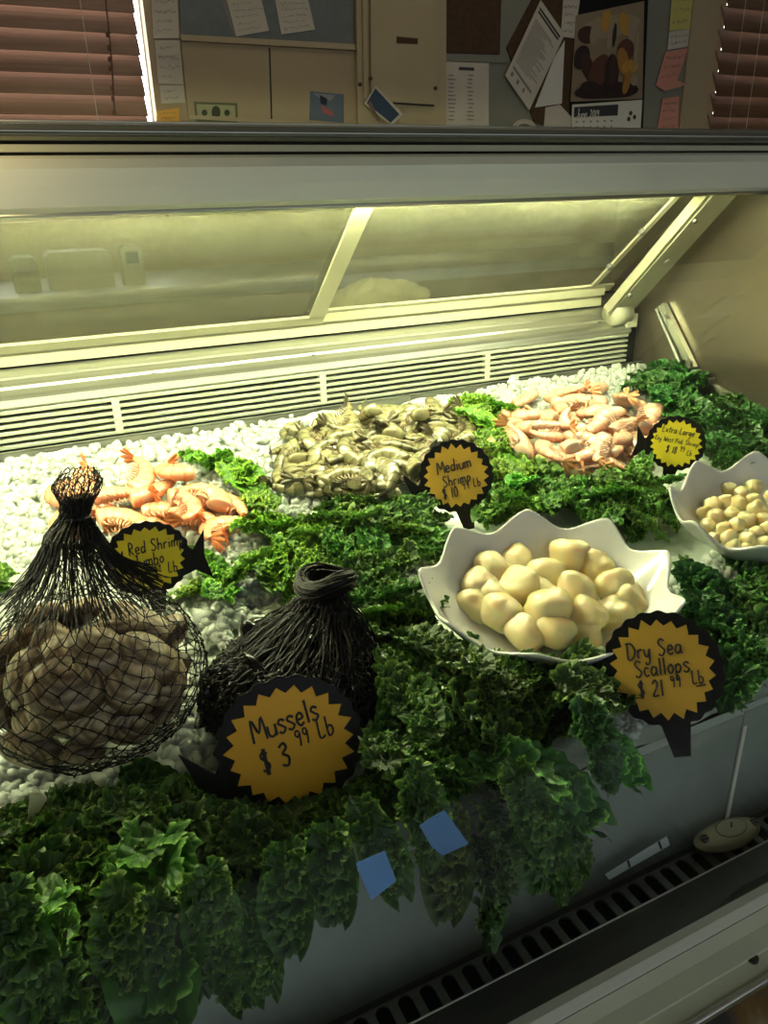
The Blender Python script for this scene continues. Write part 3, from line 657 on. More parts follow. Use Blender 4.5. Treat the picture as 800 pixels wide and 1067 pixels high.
kzone([(480,415),(515,425),(550,465),(545,495),(520,495),(505,450)], .030, .075, GL, 'bright green kale leaf between the grey shrimp pile and the extra large shrimp', 'kale between the two rear shrimp piles', (.008,.03))
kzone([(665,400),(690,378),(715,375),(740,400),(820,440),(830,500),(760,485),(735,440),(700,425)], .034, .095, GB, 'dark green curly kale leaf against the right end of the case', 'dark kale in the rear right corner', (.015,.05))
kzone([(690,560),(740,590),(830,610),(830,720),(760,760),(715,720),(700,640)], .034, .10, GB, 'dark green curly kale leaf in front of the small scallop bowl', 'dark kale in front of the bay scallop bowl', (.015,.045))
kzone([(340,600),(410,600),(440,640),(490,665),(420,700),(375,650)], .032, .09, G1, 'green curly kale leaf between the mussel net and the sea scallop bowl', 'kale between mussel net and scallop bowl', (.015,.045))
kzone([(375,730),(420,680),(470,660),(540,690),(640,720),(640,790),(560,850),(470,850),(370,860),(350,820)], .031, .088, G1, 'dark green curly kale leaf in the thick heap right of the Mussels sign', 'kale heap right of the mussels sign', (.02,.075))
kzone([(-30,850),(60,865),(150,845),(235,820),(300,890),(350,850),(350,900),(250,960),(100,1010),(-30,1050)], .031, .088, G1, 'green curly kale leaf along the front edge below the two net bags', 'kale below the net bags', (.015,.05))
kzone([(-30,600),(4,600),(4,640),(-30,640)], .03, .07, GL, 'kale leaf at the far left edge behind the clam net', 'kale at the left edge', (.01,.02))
# leaves hanging over the front lip
for px, py in [(20,985),(75,1015),(130,970),(175,985),(40,1050),(215,945),(265,985),(300,930),(345,905),(235,1000),(390,880),(435,850),(465,895),(515,880),(560,865),(585,895),(500,925),(545,835),(110,1040),(330,860)]:
    c = atY(px, py, .425)
    if not clear(px,py,0,.10,c): continue
    kale(c, .086*random.uniform(.85,1.15), PI+random.uniform(-.7,.7), -1.15+random.uniform(-.35,.35), random.uniform(-.5,.5), [v*random.uniform(.85,1.2) for v in G1],
        'green curly kale leaf drooping over the clear front lip of the bed, left of centre', 'kale drooping over the front lip')
for px, py in [(735,765),(755,740),(700,745),(720,720),(650,765),(615,770)]:
    c = atY(px, py, .440)
    if not clear(px,py,0,.10,c): continue
    kale(c, .095*random.uniform(.85,1.1), PI+random.uniform(-.7,.7), -.7+random.uniform(-.3,.3), random.uniform(-.5,.5), GB,
        'dark kale leaf at the clear front lip beside the Dry Sea Scallops sign', 'kale by the scallop sign stake')
# broad smooth leaves that show their flat side
for px, py, Y, az, s, tint, lab in [(165,950,None,2.9,.15,(1.3,1.3,1.1),'broad smooth kale leaf with pale rib at the lower left front'), (20,1020,None,2.6,.14,(1.5,1.5,1.2),'pale stemmed broad kale leaf in the bottom left corner'),
        (575,840,None,3.9,.13,(1.0,1.1,1.2),'smooth backed kale leaf at the lower right end of the front heap'), (500,440,1,.6,.09,(2.4,2.0,1.2),'pale green smooth leaf just right of the grey shrimp pile'),
        (700,405,1,1.0,.10,(1.5,1.7,1.7),'pale backed kale leaf at the right rear corner'), (545,505,1,2.2,.09,(2.2,2.3,2.0),'pale flat kale leaf right of the Medium Shrimp sign'), (640,790,None,3.4,.08,(1.6,2.0,1.7),'small pale backed kale leaf left of the scallop sign stake')]:
    c = bed(px,py,.05 if Y is None else .035); c.y = max(c.y,.445)
    kale(c, s, az, BEDROT+(.3 if Y else -.45), .1, tint, lab, None, KFLAT)
# ------------------------------------------------------------------ label helper: rows and ranks inside a heap
ORD = ['first','second','third','fourth','fifth','sixth','seventh','eighth','ninth','tenth','eleventh','twelfth','thirteenth','fourteenth','fifteenth','sixteenth','seventeenth','eighteenth','nineteenth','twentieth']
def rank(items, nrows, rownames, fmt, group, cat):
    """items: (px, py, object)"""
    it = sorted(items, key=lambda t: t[1]); n = len(it); k = 0
    for r in range(nrows):
        row = sorted(it[round(r*n/nrows):round((r+1)*n/nrows)], key=lambda t: t[0]); m = len(row)
        for i, (px, py, o) in enumerate(row):
            pos = 'leftmost' if i == 0 else 'rightmost' if i == m-1 else ORD[i]+' from left'
            tag(o, fmt.format(pos=pos, row=rownames[r], look=o.get('_look','')), cat, group)
            if '_look' in o: del o['_look']
# ------------------------------------------------------------------ shrimp
def shrimpmat(name, stops, tint, rough=.25):
    m = mat(name, rough=rough, spec=.6, Subsurface_Weight=.3, Subsurface_Radius=(.02,.012,.008), Subsurface_Scale=.4, Coat_Weight=.25)
    at = N(m,'ShaderNodeAttribute', attribute_name='seg'); tc = N(m,'ShaderNodeTexCoord')
    nz = N(m,'ShaderNodeTexNoise'); nz.inputs['Scale'].default_value = 60; nz.inputs['Detail'].default_value = 5; L(m, tc.outputs['Object'], nz.inputs['Vector'])
    ad = N(m,'ShaderNodeMath', operation='ADD'); L(m, at.outputs['Fac'], ad.inputs[0])
    mu = N(m,'ShaderNodeMath', operation='MULTIPLY_ADD'); mu.inputs[1].default_value = .9; mu.inputs[2].default_value = -.45; L(m, nz.outputs[0], mu.inputs[0]); L(m, mu.outputs[0], ad.inputs[1])
    L(m, ramp(m, ad.outputs[0], stops), P(m).inputs['Base Color']); return m
SM = {'pink': (shrimpmat('pink_shell', [(.0,(.78,.50,.34)),(.35,(.80,.42,.24)),(.7,(.82,.33,.15)),(1,(.80,.22,.08))], 0), mat('pink_tail',(.80,.22,.07),.3), mat('pink_legs',(.78,.38,.22),.4)),
      'pale': (shrimpmat('pale_pink_shell', [(.0,(.80,.58,.42)),(.4,(.80,.50,.34)),(.75,(.80,.42,.27)),(1,(.76,.28,.13))], 0), mat('pale_tail',(.80,.36,.18),.3), mat('pale_legs',(.76,.48,.36),.4)),
      'grey': (shrimpmat('grey_green_shell', [(.0,(.36,.33,.18)),(.4,(.23,.21,.10)),(.7,(.11,.10,.045)),(1,(.04,.035,.02))], 0), mat('dark_tail',(.13,.11,.06),.3), mat('grey_legs',(.30,.24,.14),.4))}
def shrimp_proto(kind, curl, seed):
    """unit-length curved, segmented, headless shrimp lying on its side in the xy plane; back outward"""
    r = random.Random(seed); ns, nr = 66, 16; R0 = 1/curl; vs = []; seg = []
    def cen(t): a = curl*t; return Vector((R0*math.sin(a), R0*(math.cos(a)-1), 0)), Vector((math.cos(a), -math.sin(a), 0))
    for i in range(ns):
        t = i/(ns-1)*.86; c, d = cen(t); out = Vector((-d.y, d.x, 0)); out = Vector((d.y,-d.x,0))*-1
        q = (t*7.2) % 1.0
        rad = (.172-.125*(t/.86)**1.15)*(1+(.07 if kind == 'grey' else .12)*q - .04)
        if t < .03: rad *= math.sqrt(t/.03+.02)*.98
        for j in range(nr):
            a = 2*PI*j/nr; u = math.cos(a); w = math.sin(a)
            k = 1.0 if u > 0 else .82
            vs.append(c+out*u*rad*1.22*k+Vector((0,0,1))*w*rad*.74); seg.append(min(1,max(0,(q**3)*.55+.35*max(0,u)*.8+t*.35+.06)))
    f = [(i*nr+j, i*nr+(j+1)%nr, (i+1)*nr+(j+1)%nr, (i+1)*nr+j) for i in range(ns-1) for j in range(nr)]
    f += [tuple(range(nr))[::-1], tuple(range((ns-1)*nr, ns*nr))]
    me = bpy.data.meshes.new('shell_body'); me.from_pydata([tuple(v) for v in vs], [], f); me.update()
    at = me.attributes.new('seg','FLOAT','POINT'); at.data.foreach_set('value', seg)
    me.materials.append(SM[kind][0]); me.polygons.foreach_set('use_smooth',[True]*len(f))
    mb = MB(); c, d = cen(.84); side = Vector((0,0,1)); out = Vector((-d.y,d.x,0))
    for ang, ln, sp in ((-.6,.25,.05),(-.25,.28,.045),(.25,.28,.045),(.6,.25,.05),(0,.20,.022)):
        pts = []; dd = (d*math.cos(ang)+side*math.sin(ang)).normalized(); pw = dd.cross(out).normalized()
        prof = [(0,.012),(.3,sp*.8),(.65,sp),(.9,sp*.7),(1,.004)]
        vs = []; 
        for u, w in prof:
            p = c+dd*ln*u-out*.05*u*u
            vs += [p+pw*w+out*.002, p+out*(.006+.01*(1-u)), p-pw*w+out*.002, p-out*.006]
        fs = [(i*4+j, i*4+(j+1)%4, (i+1)*4+(j+1)%4, (i+1)*4+j) for i in range(4) for j in range(4)]+[(0,1,2,3),(19,18,17,16)]
        mb.add(vs, fs)
    tail = mb.mesh('tail_fan', SM[kind][1], True)
    mb = MB()
    for i in range(8):
        t = .08+i*.085; c, d = cen(t); out = Vector((-d.y,d.x,0)); rad = .172-.125*(t/.86)**1.15
        for sgn in (-1,1):
            p0 = c-out*rad*.8+Vector((0,0,sgn*rad*.35)); ln = .12+.05*r.random()
            p1 = p0-out*ln*.6+d*.03+Vector((0,0,sgn*.02)); p2 = p0-out*ln+d*.075+Vector((0,0,sgn*.01)); mb.tube([p0,p1,p2],[.012,.014,.004],5)
    legs = mb.mesh('swimmerets', SM[kind][2], True)
    return me, tail, legs
SP = {k: [shrimp_proto(k, c, i) for i, c in enumerate((2.2,3.4,4.3,1.3))] for k in SM}
def shrimp(kind, c, L_, az, tilt, roll, v, flip=False):
    me, tl, lg = SP[kind][v]; o = meshobj('shrimp', me); meshobj('tail_fan', tl, o); meshobj('swimmerets', lg, o)
    R0 = 1/(2.2,3.4,4.3,1.3)[v]; cv = (2.2,3.4,4.3,1.3)[v]; mid = Vector((R0*math.sin(cv*.45)*.8, R0*(math.cos(cv*.45)-1)*.7, 0))
    F = Matrix.Scale(-1,4,(0,0,1)) if False else Matrix()
    R_ = Matrix.Rotation(BEDROT,4,'X') @ Matrix.Rotation(az,4,'Z') @ Matrix.Rotation(tilt,4,'Y') @ Matrix.Rotation((PI if flip else 0)+roll,4,'X')
    setM(o, Matrix.Translation(c) @ R_ @ Matrix.Scale(L_,4) @ Matrix.Translation(-mid)); return o
LK = {0:'gently curved', 1:'curled', 2:'tightly curled', 3:'nearly straight'}
# jumbo pink shrimp on the ice, left
it = []
for px, py, h, az, v, fl in [(62,512,.014,2.6,1,0),(88,505,.026,.6,3,1),(72,540,.014,2.0,2,1),(120,515,.030,.2,3,0),(150,498,.040,.35,0,1),(178,492,.050,-2.8,1,0),(128,540,.022,.1,0,0),
        (160,512,.034,-.1,3,1),(195,525,.034,0,1,0),(175,532,.022,-.1,3,0),(150,545,.014,-.1,3,0),(218,515,.034,1.0,1,1),(232,522,.024,.1,0,0),(228,548,.018,2.2,1,1),(205,540,.016,-.3,3,0),(100,528,.02,.8,1,0)]:
    o = shrimp('pink', bed(px,py,h), .098*random.uniform(.92,1.1), az, random.uniform(-.15,.15), random.uniform(-.25,.25), v, fl); o['_look'] = LK[v]; it.append((px,py,o))
rank(it, 3, ['back','middle','front'], '{look} orange pink shrimp on ice, {pos} in {row} row of left pile', 'jumbo shrimp in the left pile', 'shrimp')
def heap(kind, poly, spacing, Ls, hmax, cx, cy, rx, ry, fmt, group, nrows, rn, seed, extra=()):
    rd = random.Random(seed); xs = [p[0] for p in poly]; ys = [p[1] for p in poly]; got = []; it = []
    for _ in range(5000):
        px = rd.uniform(min(xs),max(xs)); py = rd.uniform(min(ys),max(ys))
        if not in_poly(px,py,poly): continue
        if any(math.hypot(px-a, (py-b)*1.5) < spacing for a, b in got): continue
        got.append((px,py)); d = min(1,((px-cx)/rx)**2+((py-cy)/ry)**2); h = .012+hmax*(1-d)*rd.uniform(.75,1.1)
        v = rd.choice([0,0,1,1,2,3]); 
        c = bed(px, py, h)
        if c.y > 1.235: c.y = 1.235
        o = shrimp(kind, c, Ls*rd.uniform(.85,1.12), rd.uniform(0,2*PI), rd.uniform(-.45,.45), rd.uniform(-.5,.5), v, rd.random()<.5); o['_look'] = LK[v]; it.append((px,py,o))
    for px, py, h, az, ti, v, fl in extra:
        o = shrimp(kind, bed(px,py,h), Ls, az, ti, .2, v, fl); o['_look'] = LK[v]; it.append((px,py,o))
    rank(it, nrows, rn, fmt, group, 'shrimp')
R5 = ['backmost','second','middle','fourth','front']
heap('grey', [(288,490),(300,452),(340,440),(400,428),(470,425),(515,460),(530,485),(500,492),(440,482),(420,500),(350,522),(310,505)], 14, .090, .050, 390, 470, 120, 52,
    '{look} raw grey shrimp, {pos} in the {row} row of its pile', 'medium grey shrimp', 5, R5, 3, [(382,432,.075,2.1,.7,3,0),(405,445,.06,.5,.4,2,1),(440,432,.065,1.9,.5,1,0),(535,490,.02,.2,0,1,1),(545,497,.015,2.9,0,0,0)])
heap('pale', [(520,440),(545,415),(600,402),(640,410),(672,425),(685,455),(660,482),(610,488),(560,470),(530,460)], 16, .092, .038, 605, 445, 90, 46,
    '{look} pale pink shrimp, {pos} in {row} row of right rear pile', 'extra large pink shrimp', 5, R5, 5)
# ------------------------------------------------------------------ bowls
def bowl(c, rx, ry, h, n, ph, label, rimw=.022, az=0):
    nu, prof = n*16, []
    def wave(t): u = abs(math.sin((t*n+ph)/2)); return .55*(1-u)**.85+.45*(.5+.5*math.cos(t*n+ph))      # peaked
    inner = []; NV = 22; vs = []
    for i in range(nu):
        t = 2*PI*i/nu; w = wave(t)
        for j in range(NV):
            s = j/(NV-1); rr = .30+.70*s**.80 if s > 0 else .30; rr = .0 if j == 0 else rr
            k = s**2.0; zz = h*(s**1.9); rr = rr*(1+.10*k*(w-.35))
            vs.append(((rx*rr)*math.cos(t), (ry*rr)*math.sin(t), zz+rimw*k*(w-.25)))
    o_in = MB().add(vs, grid_faces(nu, NV, True)); o = o_in.build('serving_bowl', M['china'], None, True)
    so = o.modifiers.new('thick','SOLIDIFY'); so.thickness = .0045; so.offset = -1
    so.offset = 1 if False else -1
    sb = o.modifiers.new('sub','SUBSURF'); sb.levels = 1; sb.render_levels = 1
    ft = MB(); pts = []
    for i in range(41): a = 2*PI*i/40; pts.append((rx*.34*math.cos(a), ry*.34*math.sin(a), -.006))
    ft.tube(pts, .005, 8, False).build('foot_ring', M['china'], o, True)
    setM(o, Matrix.Translation(c) @ Matrix.Rotation(BEDROT,4,'X') @ Matrix.Rotation(az,4,'Z')); tag(o, label, 'bowl'); return o
BC = bed(570,612,.085)+Vector((0,0,0)); BC = Vector((.522, .652, bedz(.652)+.016))
bowl(BC, .158, .128, .062, 9, 1.2, 'large white china bowl with a wavy pointed rim holding the sea scallops')
SC = Vector((.945, .685, bedz(.685)+.016))
bowl(SC, .168, .118, .058, 9, 2.4, 'white china bowl with a wavy rim holding bay scallops, cut by the right edge', .026)
mscal = mat('scallop_meat', rough=.22, spec=.6, Subsurface_Weight=.45, Subsurface_Radius=(.02,.014,.008), Subsurface_Scale=.5, Coat_Weight=.3)
noisy(mscal, 30, [(.3,(.88,.70,.34)),(.7,(.90,.78,.46))], bump=.25, bscale=90)
def scallop_mesh(seed, flat):
    o = Vector((seed*3.1, seed*1.3, seed*.7)); vs = []; nu, nv = 36, 19
    for i in range(nu):
        for j in range(nv):
            a = 2*PI*i/nu; b = PI*j/(nv-1)-PI/2
            cx = math.copysign(abs(math.cos(b))**.62, math.cos(b)); z = math.copysign(abs(math.sin(b))**.72, math.sin(b))*flat
            v = Vector((cx*math.cos(a), cx*math.sin(a)*.88, z)); k = 1+.20*noise.noise(v*1.1+o)+.05*noise.noise(v*3.5+o)
            vs.append(v*k)
    return MB().add(vs, grid_faces(nu, nv, True)).mesh('scallop', mscal, True)
SCM = [scallop_mesh(i, .72) for i in range(6)]; BSM = [scallop_mesh(20+i, .85) for i in range(5)]
def bowlpt(B, px, py, h): # point on a plane parallel to the bed through the bowl centre height
    return bed(px, py, B.z-bedz(B.y)+h)
it = []
for px, py, h in [(592,578,.048),(622,590,.042),(569,598,.044),(601,614,.050),(640,612,.044),(512,592,.040),(500,610,.034),(543,610,.044),(571,632,.052),(612,640,.048),(523,638,.036),(578,656,.040),(495,630,.026),(655,628,.034),(548,660,.032),(538,588,.03),(606,655,.032),(640,640,.028),(515,622,.03),(562,618,.036)]:
    o = meshobj('sea_scallop', random.choice(SCM)); setM(o, Matrix.Translation(bowlpt(BC,px,py,h-.006)) @ Matrix.Rotation(BEDROT+random.uniform(-.4,.4),4,'X') @ Matrix.Rotation(random.uniform(-.5,.5),4,'Y') @ Matrix.Rotation(random.uniform(0,6),4,'Z') @ Matrix.Scale(.0255*random.uniform(.92,1.12),4))
    it.append((px,py,o))
rank(it, 4, ['back','second','third','front'], 'plump cream sea scallop, {pos} in the {row} row of the large white bowl', 'sea scallops in the large bowl', 'scallop')
it = []; got = []
rd = random.Random(4)
for _ in range(4000):
    px = rd.uniform(722,850); py = rd.uniform(500,585)
    d = ((px-806)/76)**2+((py-540)/38)**2
    if d > 1 or any(math.hypot(px-a,(py-b)*1.3) < 12.5 for a,b in got): continue
    got.append((px,py)); c = bowlpt(SC, px, py, .030+.022*(1-d)); 
    if px > 812: continue
    o = meshobj('bay_scallop', rd.choice(BSM)); setM(o, Matrix.Translation(c) @ Matrix.Rotation(rd.uniform(-1,1),4,'X') @ Matrix.Rotation(rd.uniform(0,6),4,'Z') @ Matrix.Scale(.0115*rd.uniform(.9,1.2),4)); it.append((px,py,o))
rank(it, 5, ['back','second','middle','fourth','front'], 'small cream bay scallop, {pos} in the {row} row of the right hand bowl', 'bay scallops in the right bowl', 'scallop')
# ------------------------------------------------------------------ clams
def shellmat(name, c1, c2, c3, rough, sc):
    m = mat(name, rough=rough, spec=.5)
    at = N(m,'ShaderNodeAttribute', attribute_name='ring'); wv = N(m,'ShaderNodeMath', operation='MULTIPLY'); wv.inputs[1].default_value = sc; L(m, at.outputs['Fac'], wv.inputs[0])
    sn = N(m,'ShaderNodeMath', operation='SINE'); tc = N(m,'ShaderNodeTexCoord'); nz = N(m,'ShaderNodeTexNoise'); nz.inputs['Scale'].default_value = 2.5; nz.inputs['Detail'].default_value = 6; L(m, tc.outputs['Object'], nz.inputs['Vector'])
    ad = N(m,'ShaderNodeMath', operation='MULTIPLY_ADD'); ad.inputs[1].default_value = 5; L(m, nz.outputs[0], ad.inputs[0]); L(m, wv.outputs[0], ad.inputs[2]); L(m, ad.outputs[0], sn.inputs[0])
    ma = N(m,'ShaderNodeMath', operation='MULTIPLY_ADD'); ma.inputs[1].default_value = .15; L(m, sn.outputs[0], ma.inputs[0]); L(m, nz.outputs[0], ma.inputs[2])
    oi = N(m,'ShaderNodeObjectInfo'); ob = N(m,'ShaderNodeMath', operation='MULTIPLY_ADD'); ob.inputs[1].default_value = .3; ob.inputs[2].default_value = -.15; L(m, oi.outputs['Random'], ob.inputs[0])
    a2 = N(m,'ShaderNodeMath', operation='ADD'); L(m, ma.outputs[0], a2.inputs[0]); L(m, ob.outputs[0], a2.inputs[1])
    mg = ramp(m, at.outputs['Fac'], [(0,(1.25,1.2,1.1)),(.35,(1,1,1)),(.80,(.95,.9,.85)),(.93,(.55,.48,.42)),(1,(.22,.18,.15))])
    mxx = N(m,'ShaderNodeMix', data_type='RGBA', blend_type='MULTIPLY'); mxx.inputs[0].default_value = 1; L(m, ramp(m, a2.outputs[0], [(.2,c1),(.5,c2),(.8,c3)]), mxx.inputs[6]); L(m, mg, mxx.inputs[7])
    L(m, mxx.outputs[2], P(m).inputs['Base Color'])
    bp = N(m,'ShaderNodeBump'); bp.inputs['Strength'].default_value = .25; bp.inputs['Distance'].default_value = .001; L(m, ma.outputs[0], bp.inputs['Height']); L(m, bp.outputs[0], P(m).inputs['Normal'])
    return m
mclam = shellmat('clam_shell', (.12,.08,.045), (.34,.25,.15), (.60,.50,.34), .38, 30)
mmus = shellmat('mussel_shell', (.006,.007,.012), (.014,.014,.02), (.035,.03,.03), .15, 50)
def valve(side, mussel=False):
    nu, nv = 40, 14; vs = []; ring = []
    for j in range(nv):
        s = j/(nv-1)
        for i in range(nu):
            a = 2*PI*i/nu
            if mussel: x = math.cos(a); y = .46*math.sin(a)*(1-.38*math.cos(a))*(1.0 if math.sin(a)>0 else .85)
            else: x = math.cos(a); y = .76*math.sin(a)+(.10*math.exp(-((a-1.75)/.35)**2)); 
            ux, uy = (.80,.0) if mussel else (-.12,.70)        # umbo
            px = ux+(x-ux)*s; py = uy+(y-uy)*s
            hh = (.27 if mussel else .48)*(max(0,1-s**2.4))**.62*(.72+.28*s) if True else 0
            if not mussel:
                rho = min(1, math.hypot(px, (py-.02)/.80)); hh = .50*max(0,1-rho**2.2)**.62*(1-.25*max(0,py)) if s < .999 else 0
            hh *= 1+.014*math.sin(s*40)
            vs.append((px, py, side*(hh))); ring.append(s)
    f = []
    for j in range(nv-1):
        for i in range(nu): 
            q = (j*nu+i, j*nu+(i+1)%nu, (j+1)*nu+(i+1)%nu, (j+1)*nu+i); f.append(q if side > 0 else q[::-1])
    me = bpy.data.meshes.new('valve'); me.from_pydata(vs, [], f); me.update(); at = me.attributes.new('ring','FLOAT','POINT'); at.data.foreach_set('value', ring)
    me.materials.append(mmus if mussel else mclam); me.polygons.foreach_set('use_smooth',[True]*len(f)); return me
CV = (valve(1), valve(-1)); MV = (valve(1,True), valve(-1,True))
def shell(name, vm, c, nrm, ang, size):
    o = meshobj('%s' % name, vm[0]); lo = meshobj('lower_valve', vm[1], o)
    nrm = nrm.normalized(); # image-aligned in-plane axis
    right = RM @ Vector((math.cos(ang), math.sin(ang), 0)); u = (right-right.dot(nrm)*nrm).normalized(); w = nrm.cross(u)
    R_ = Matrix((u, w, nrm)).transposed().to_4x4()
    setM(o, Matrix.Translation(c) @ R_ @ Matrix.Scale(size,4)); return o
class Ell:
    def __init__(s, c, r): s.c = Vector(c); s.r = Vector(r)
    def hit(s, px, py, k=1.0):
        d = ray(px,py); e = s.r*k; o = EYE-s.c; O = Vector([o[i]/e[i] for i in range(3)]); D = Vector([d[i]/e[i] for i in range(3)])
        a = D.dot(D); b = 2*O.dot(D); c = O.dot(O)-1; disc = b*b-4*a*c
        t = (-b-math.sqrt(max(0,disc)))/(2*a); p = EYE+d*t; n = Vector([(p[i]-s.c[i])/e[i]**2 for i in range(3)]).normalized()
        return p, n
CE = Ell((.018,.685,bedz(.685)+.080), (.106,.098,.082))
it = []
for px, py, ang, sz, k in [(75,625,1.4,.031,.90),(95,673,-.35,.038,.92),(66,718,-.15,.040,.95),(13,652,.5,.030,.9),(48,676,1.2,.026,.86),(12,708,1.3,.034,.9),(126,642,.7,.030,.86),(162,640,-.5,.032,.86),(158,680,-.25,.038,.90),(131,714,-.6,.036,.90),
        (167,712,-.5,.033,.90),(14,755,-.2,.030,.9),(48,757,-1.0,.032,.9),(97,770,-.9,.032,.9),(140,768,-.7,.032,.88),(25,795,.1,.038,.88),(33,630,.2,.028,.85),(82,800,-.2,.028,.85),(182,745,-1.2,.030,.84),(115,742,-.3,.030,.80),(-12,680,1.2,.034,.9),(-14,735,1.0,.034,.9),(190,690,-1.3,.028,.86)]:
    p, n = CE.hit(px, py, k*random.uniform(.90,1.0)); n = (n+Vector((random.uniform(-.4,.4),random.uniform(-.3,.1),random.uniform(-.3,.4)))).normalized()
    it.append((px,py,shell('clam', CV, p-n*.014, n, ang, sz*.86)))
rank(it, 5, ['top','second','third','fourth','lowest'], 'brown ridged clam inside the net bag, {pos} in its {row} row', 'clams in the net bag', 'clam')
for _ in range(26):
    a = random.uniform(0,2*PI); b = random.uniform(-.6,.9); k = random.uniform(.35,.66)
    c = CE.c+Vector((CE.r.x*math.cos(a)*math.cos(b), CE.r.y*math.sin(a)*math.cos(b), CE.r.z*math.sin(b)))*k
    o = shell('clam', CV, c, Vector((random.uniform(-1,1),random.uniform(-1,1),random.uniform(-.5,1))), random.uniform(0,6), .034)
    tag(o, 'shadowed clam deeper inside the net bag, glimpsed between the outer clams', 'clam', 'clams deeper in the net bag')
# ------------------------------------------------------------------ mesh bags
def netbag(E, neck, N_, Mrows, rthread, name, label, knotfn=None, bot=-1.0, seed=1, wob=.0022, zmin=None):
    """diamond net: rows run from the underside of the heap up through the gathered neck"""
    rd = random.Random(seed); neck = [Vector(p) for p, r in neck], [r for p, r in neck]
    top0 = .80                                  # latitude (sin) where the body turns into the neck
    def S_(u, v):
        a = 2*PI*u
        if v <= .62:
            q = v/.62; b = -PI/2*.92+(math.asin(top0)+PI/2*.92)*q
            bump = 1+.035*noise.noise(Vector((math.cos(a)*2.2,math.sin(a)*2.2,b*2+seed)))
            p = E.c+Vector((E.r.x*math.cos(a)*math.cos(b), E.r.y*math.sin(a)*math.cos(b), E.r.z*math.sin(b)))*bump
            # lerp towards neck foot near the top
            return p
        q = (v-.62)/.38; k = q*(len(neck[0])-1); i = min(int(k), len(neck[0])-2); t = k-i
        c = neck[0][i].lerp(neck[0][i+1], t); r = neck[1][i]*(1-t)+neck[1][i+1]*t
        b0 = math.asin(top0); p0 = E.c+Vector((E.r.x*math.cos(a)*math.cos(b0), E.r.y*math.sin(a)*math.cos(b0), E.r.z*math.sin(b0)))
        p1 = c+Vector((math.cos(a)*r*1.15, math.sin(a)*r, 0)); bl = min(1, q/.30); bl = bl*bl*(3-2*bl)
        return p0.lerp(p1, bl)
    mb = MB(); P_ = {}
    for j in range(Mrows+1):
        for i in range(N_):
            u = (i+.5*(j % 2))/N_; v = j/Mrows
            p = S_(u+rd.uniform(-.1,.1)/N_, min(1,max(0,v+rd.uniform(-.12,.12)/Mrows)))+Vector((rd.uniform(-1,1),rd.uniform(-1,1),rd.uniform(-1,1)))*wob
            p.z = max(p.z, bedz(p.y)+.001); P_[(i,j)] = p
    for j in range(Mrows):
        for i in range(N_):
            i2 = (i-1) % N_ if j % 2 == 0 else (i+1) % N_
            for q in (i, i2):
                a, b = P_[(i,j)], P_[(q,j+1)]
                if (a-b).length > .0015: mb.tube([a, (a+b)/2+Vector((rd.uniform(-1,1),rd.uniform(-1,1),rd.uniform(-1,1)))*.0008, b], rthread, 4, False)
            if j < Mrows*.6:
                a = P_[(i,j)]; b = P_[(i,j+1)]; d = (b-a).normalized()*.0025; mb.tube([a-d,a+d], rthread*1.7, 5)
    return mb, P_, S_
nk = [(CE.c+Vector((.0,.0,.085)),.060),(CE.c+Vector((-.002,.012,.110)),.034),(CE.c+Vector((.0,.025,.135)),.020),(CE.c+Vector((.006,.035,.150)),.011),(CE.c+Vector((.012,.04,.163)),.012),(CE.c+Vector((.014,.045,.178)),.020),(CE.c+Vector((.018,.05,.188)),.013)]
EN = Ell(CE.c+Vector((-.004,0,0)), CE.r*1.0)
mb, _, _ = netbag(EN, nk, 34, 42, .00052, 'net_bag', '')
bag = mb.build('mesh_bag', M['net']); tag(bag, 'black mesh net bag full of brown clams, gathered to a frayed neck at top', 'net bag')
mb = MB(); rd = random.Random(9)
for i in range(240):      # gathered strands round the neck
    a = rd.uniform(0,2*PI); pts = []
    for k, (c, r) in enumerate(nk[0:5]):
        kk = min(1, k/1.0+.0); rr = r*(1.05 if k else 1.15)*rd.uniform(.8,1.05); aa = a+k*.10+rd.uniform(-.1,.1); pts.append(c+Vector((math.cos(aa)*rr*1.1, math.sin(aa)*rr, rd.uniform(-.004,.004))))
    mb.tube(spline(pts,3), .0006, 3, False)
mb.build('gathered_neck', M['net'], bag)
mb = MB().tube([nk[3][0]+Vector((math.cos(a)*.013,math.sin(a)*.012,.001*math.sin(3*a))) for a in [2*PI*i/24 for i in range(25)]], .0022, 6, False)
mb.build('neck_tie', M['net'], bag, True)
# a small flat cream piece with a dark band, below the bag
tgc = bed(38,842,.03); t_ = MB()
out = [atY(px,py,tgc.y) for px,py in spline([(31,826),(42,825),(49,833),(46,845),(37,856),(27,862),(28,845)],4,True) for _ in (0,)] if False else None
pts = [Vector((x,y,0)) for x, y in [(31,826),(42,826),(49,832),(46,846),(37,856),(28,862),(30,844)]]
pl = [atY(p.x,p.y,.585) for p in pts]; t_.prism(pl, Vector((0,0,0)), Vector((0,.002,0)))
pieceob = t_.build('cream_piece', mat('pale_cream',(.85,.80,.55),.3)); tag(pieceob, 'small flat pale cream piece below the clam net at the left edge', 'tag')
MB().tube([atY(x,y,.583) for x,y in ((48,836),(43,845),(34,855),(28,860))], .0008, 5).build('piece_band', M['ink'], pieceob)
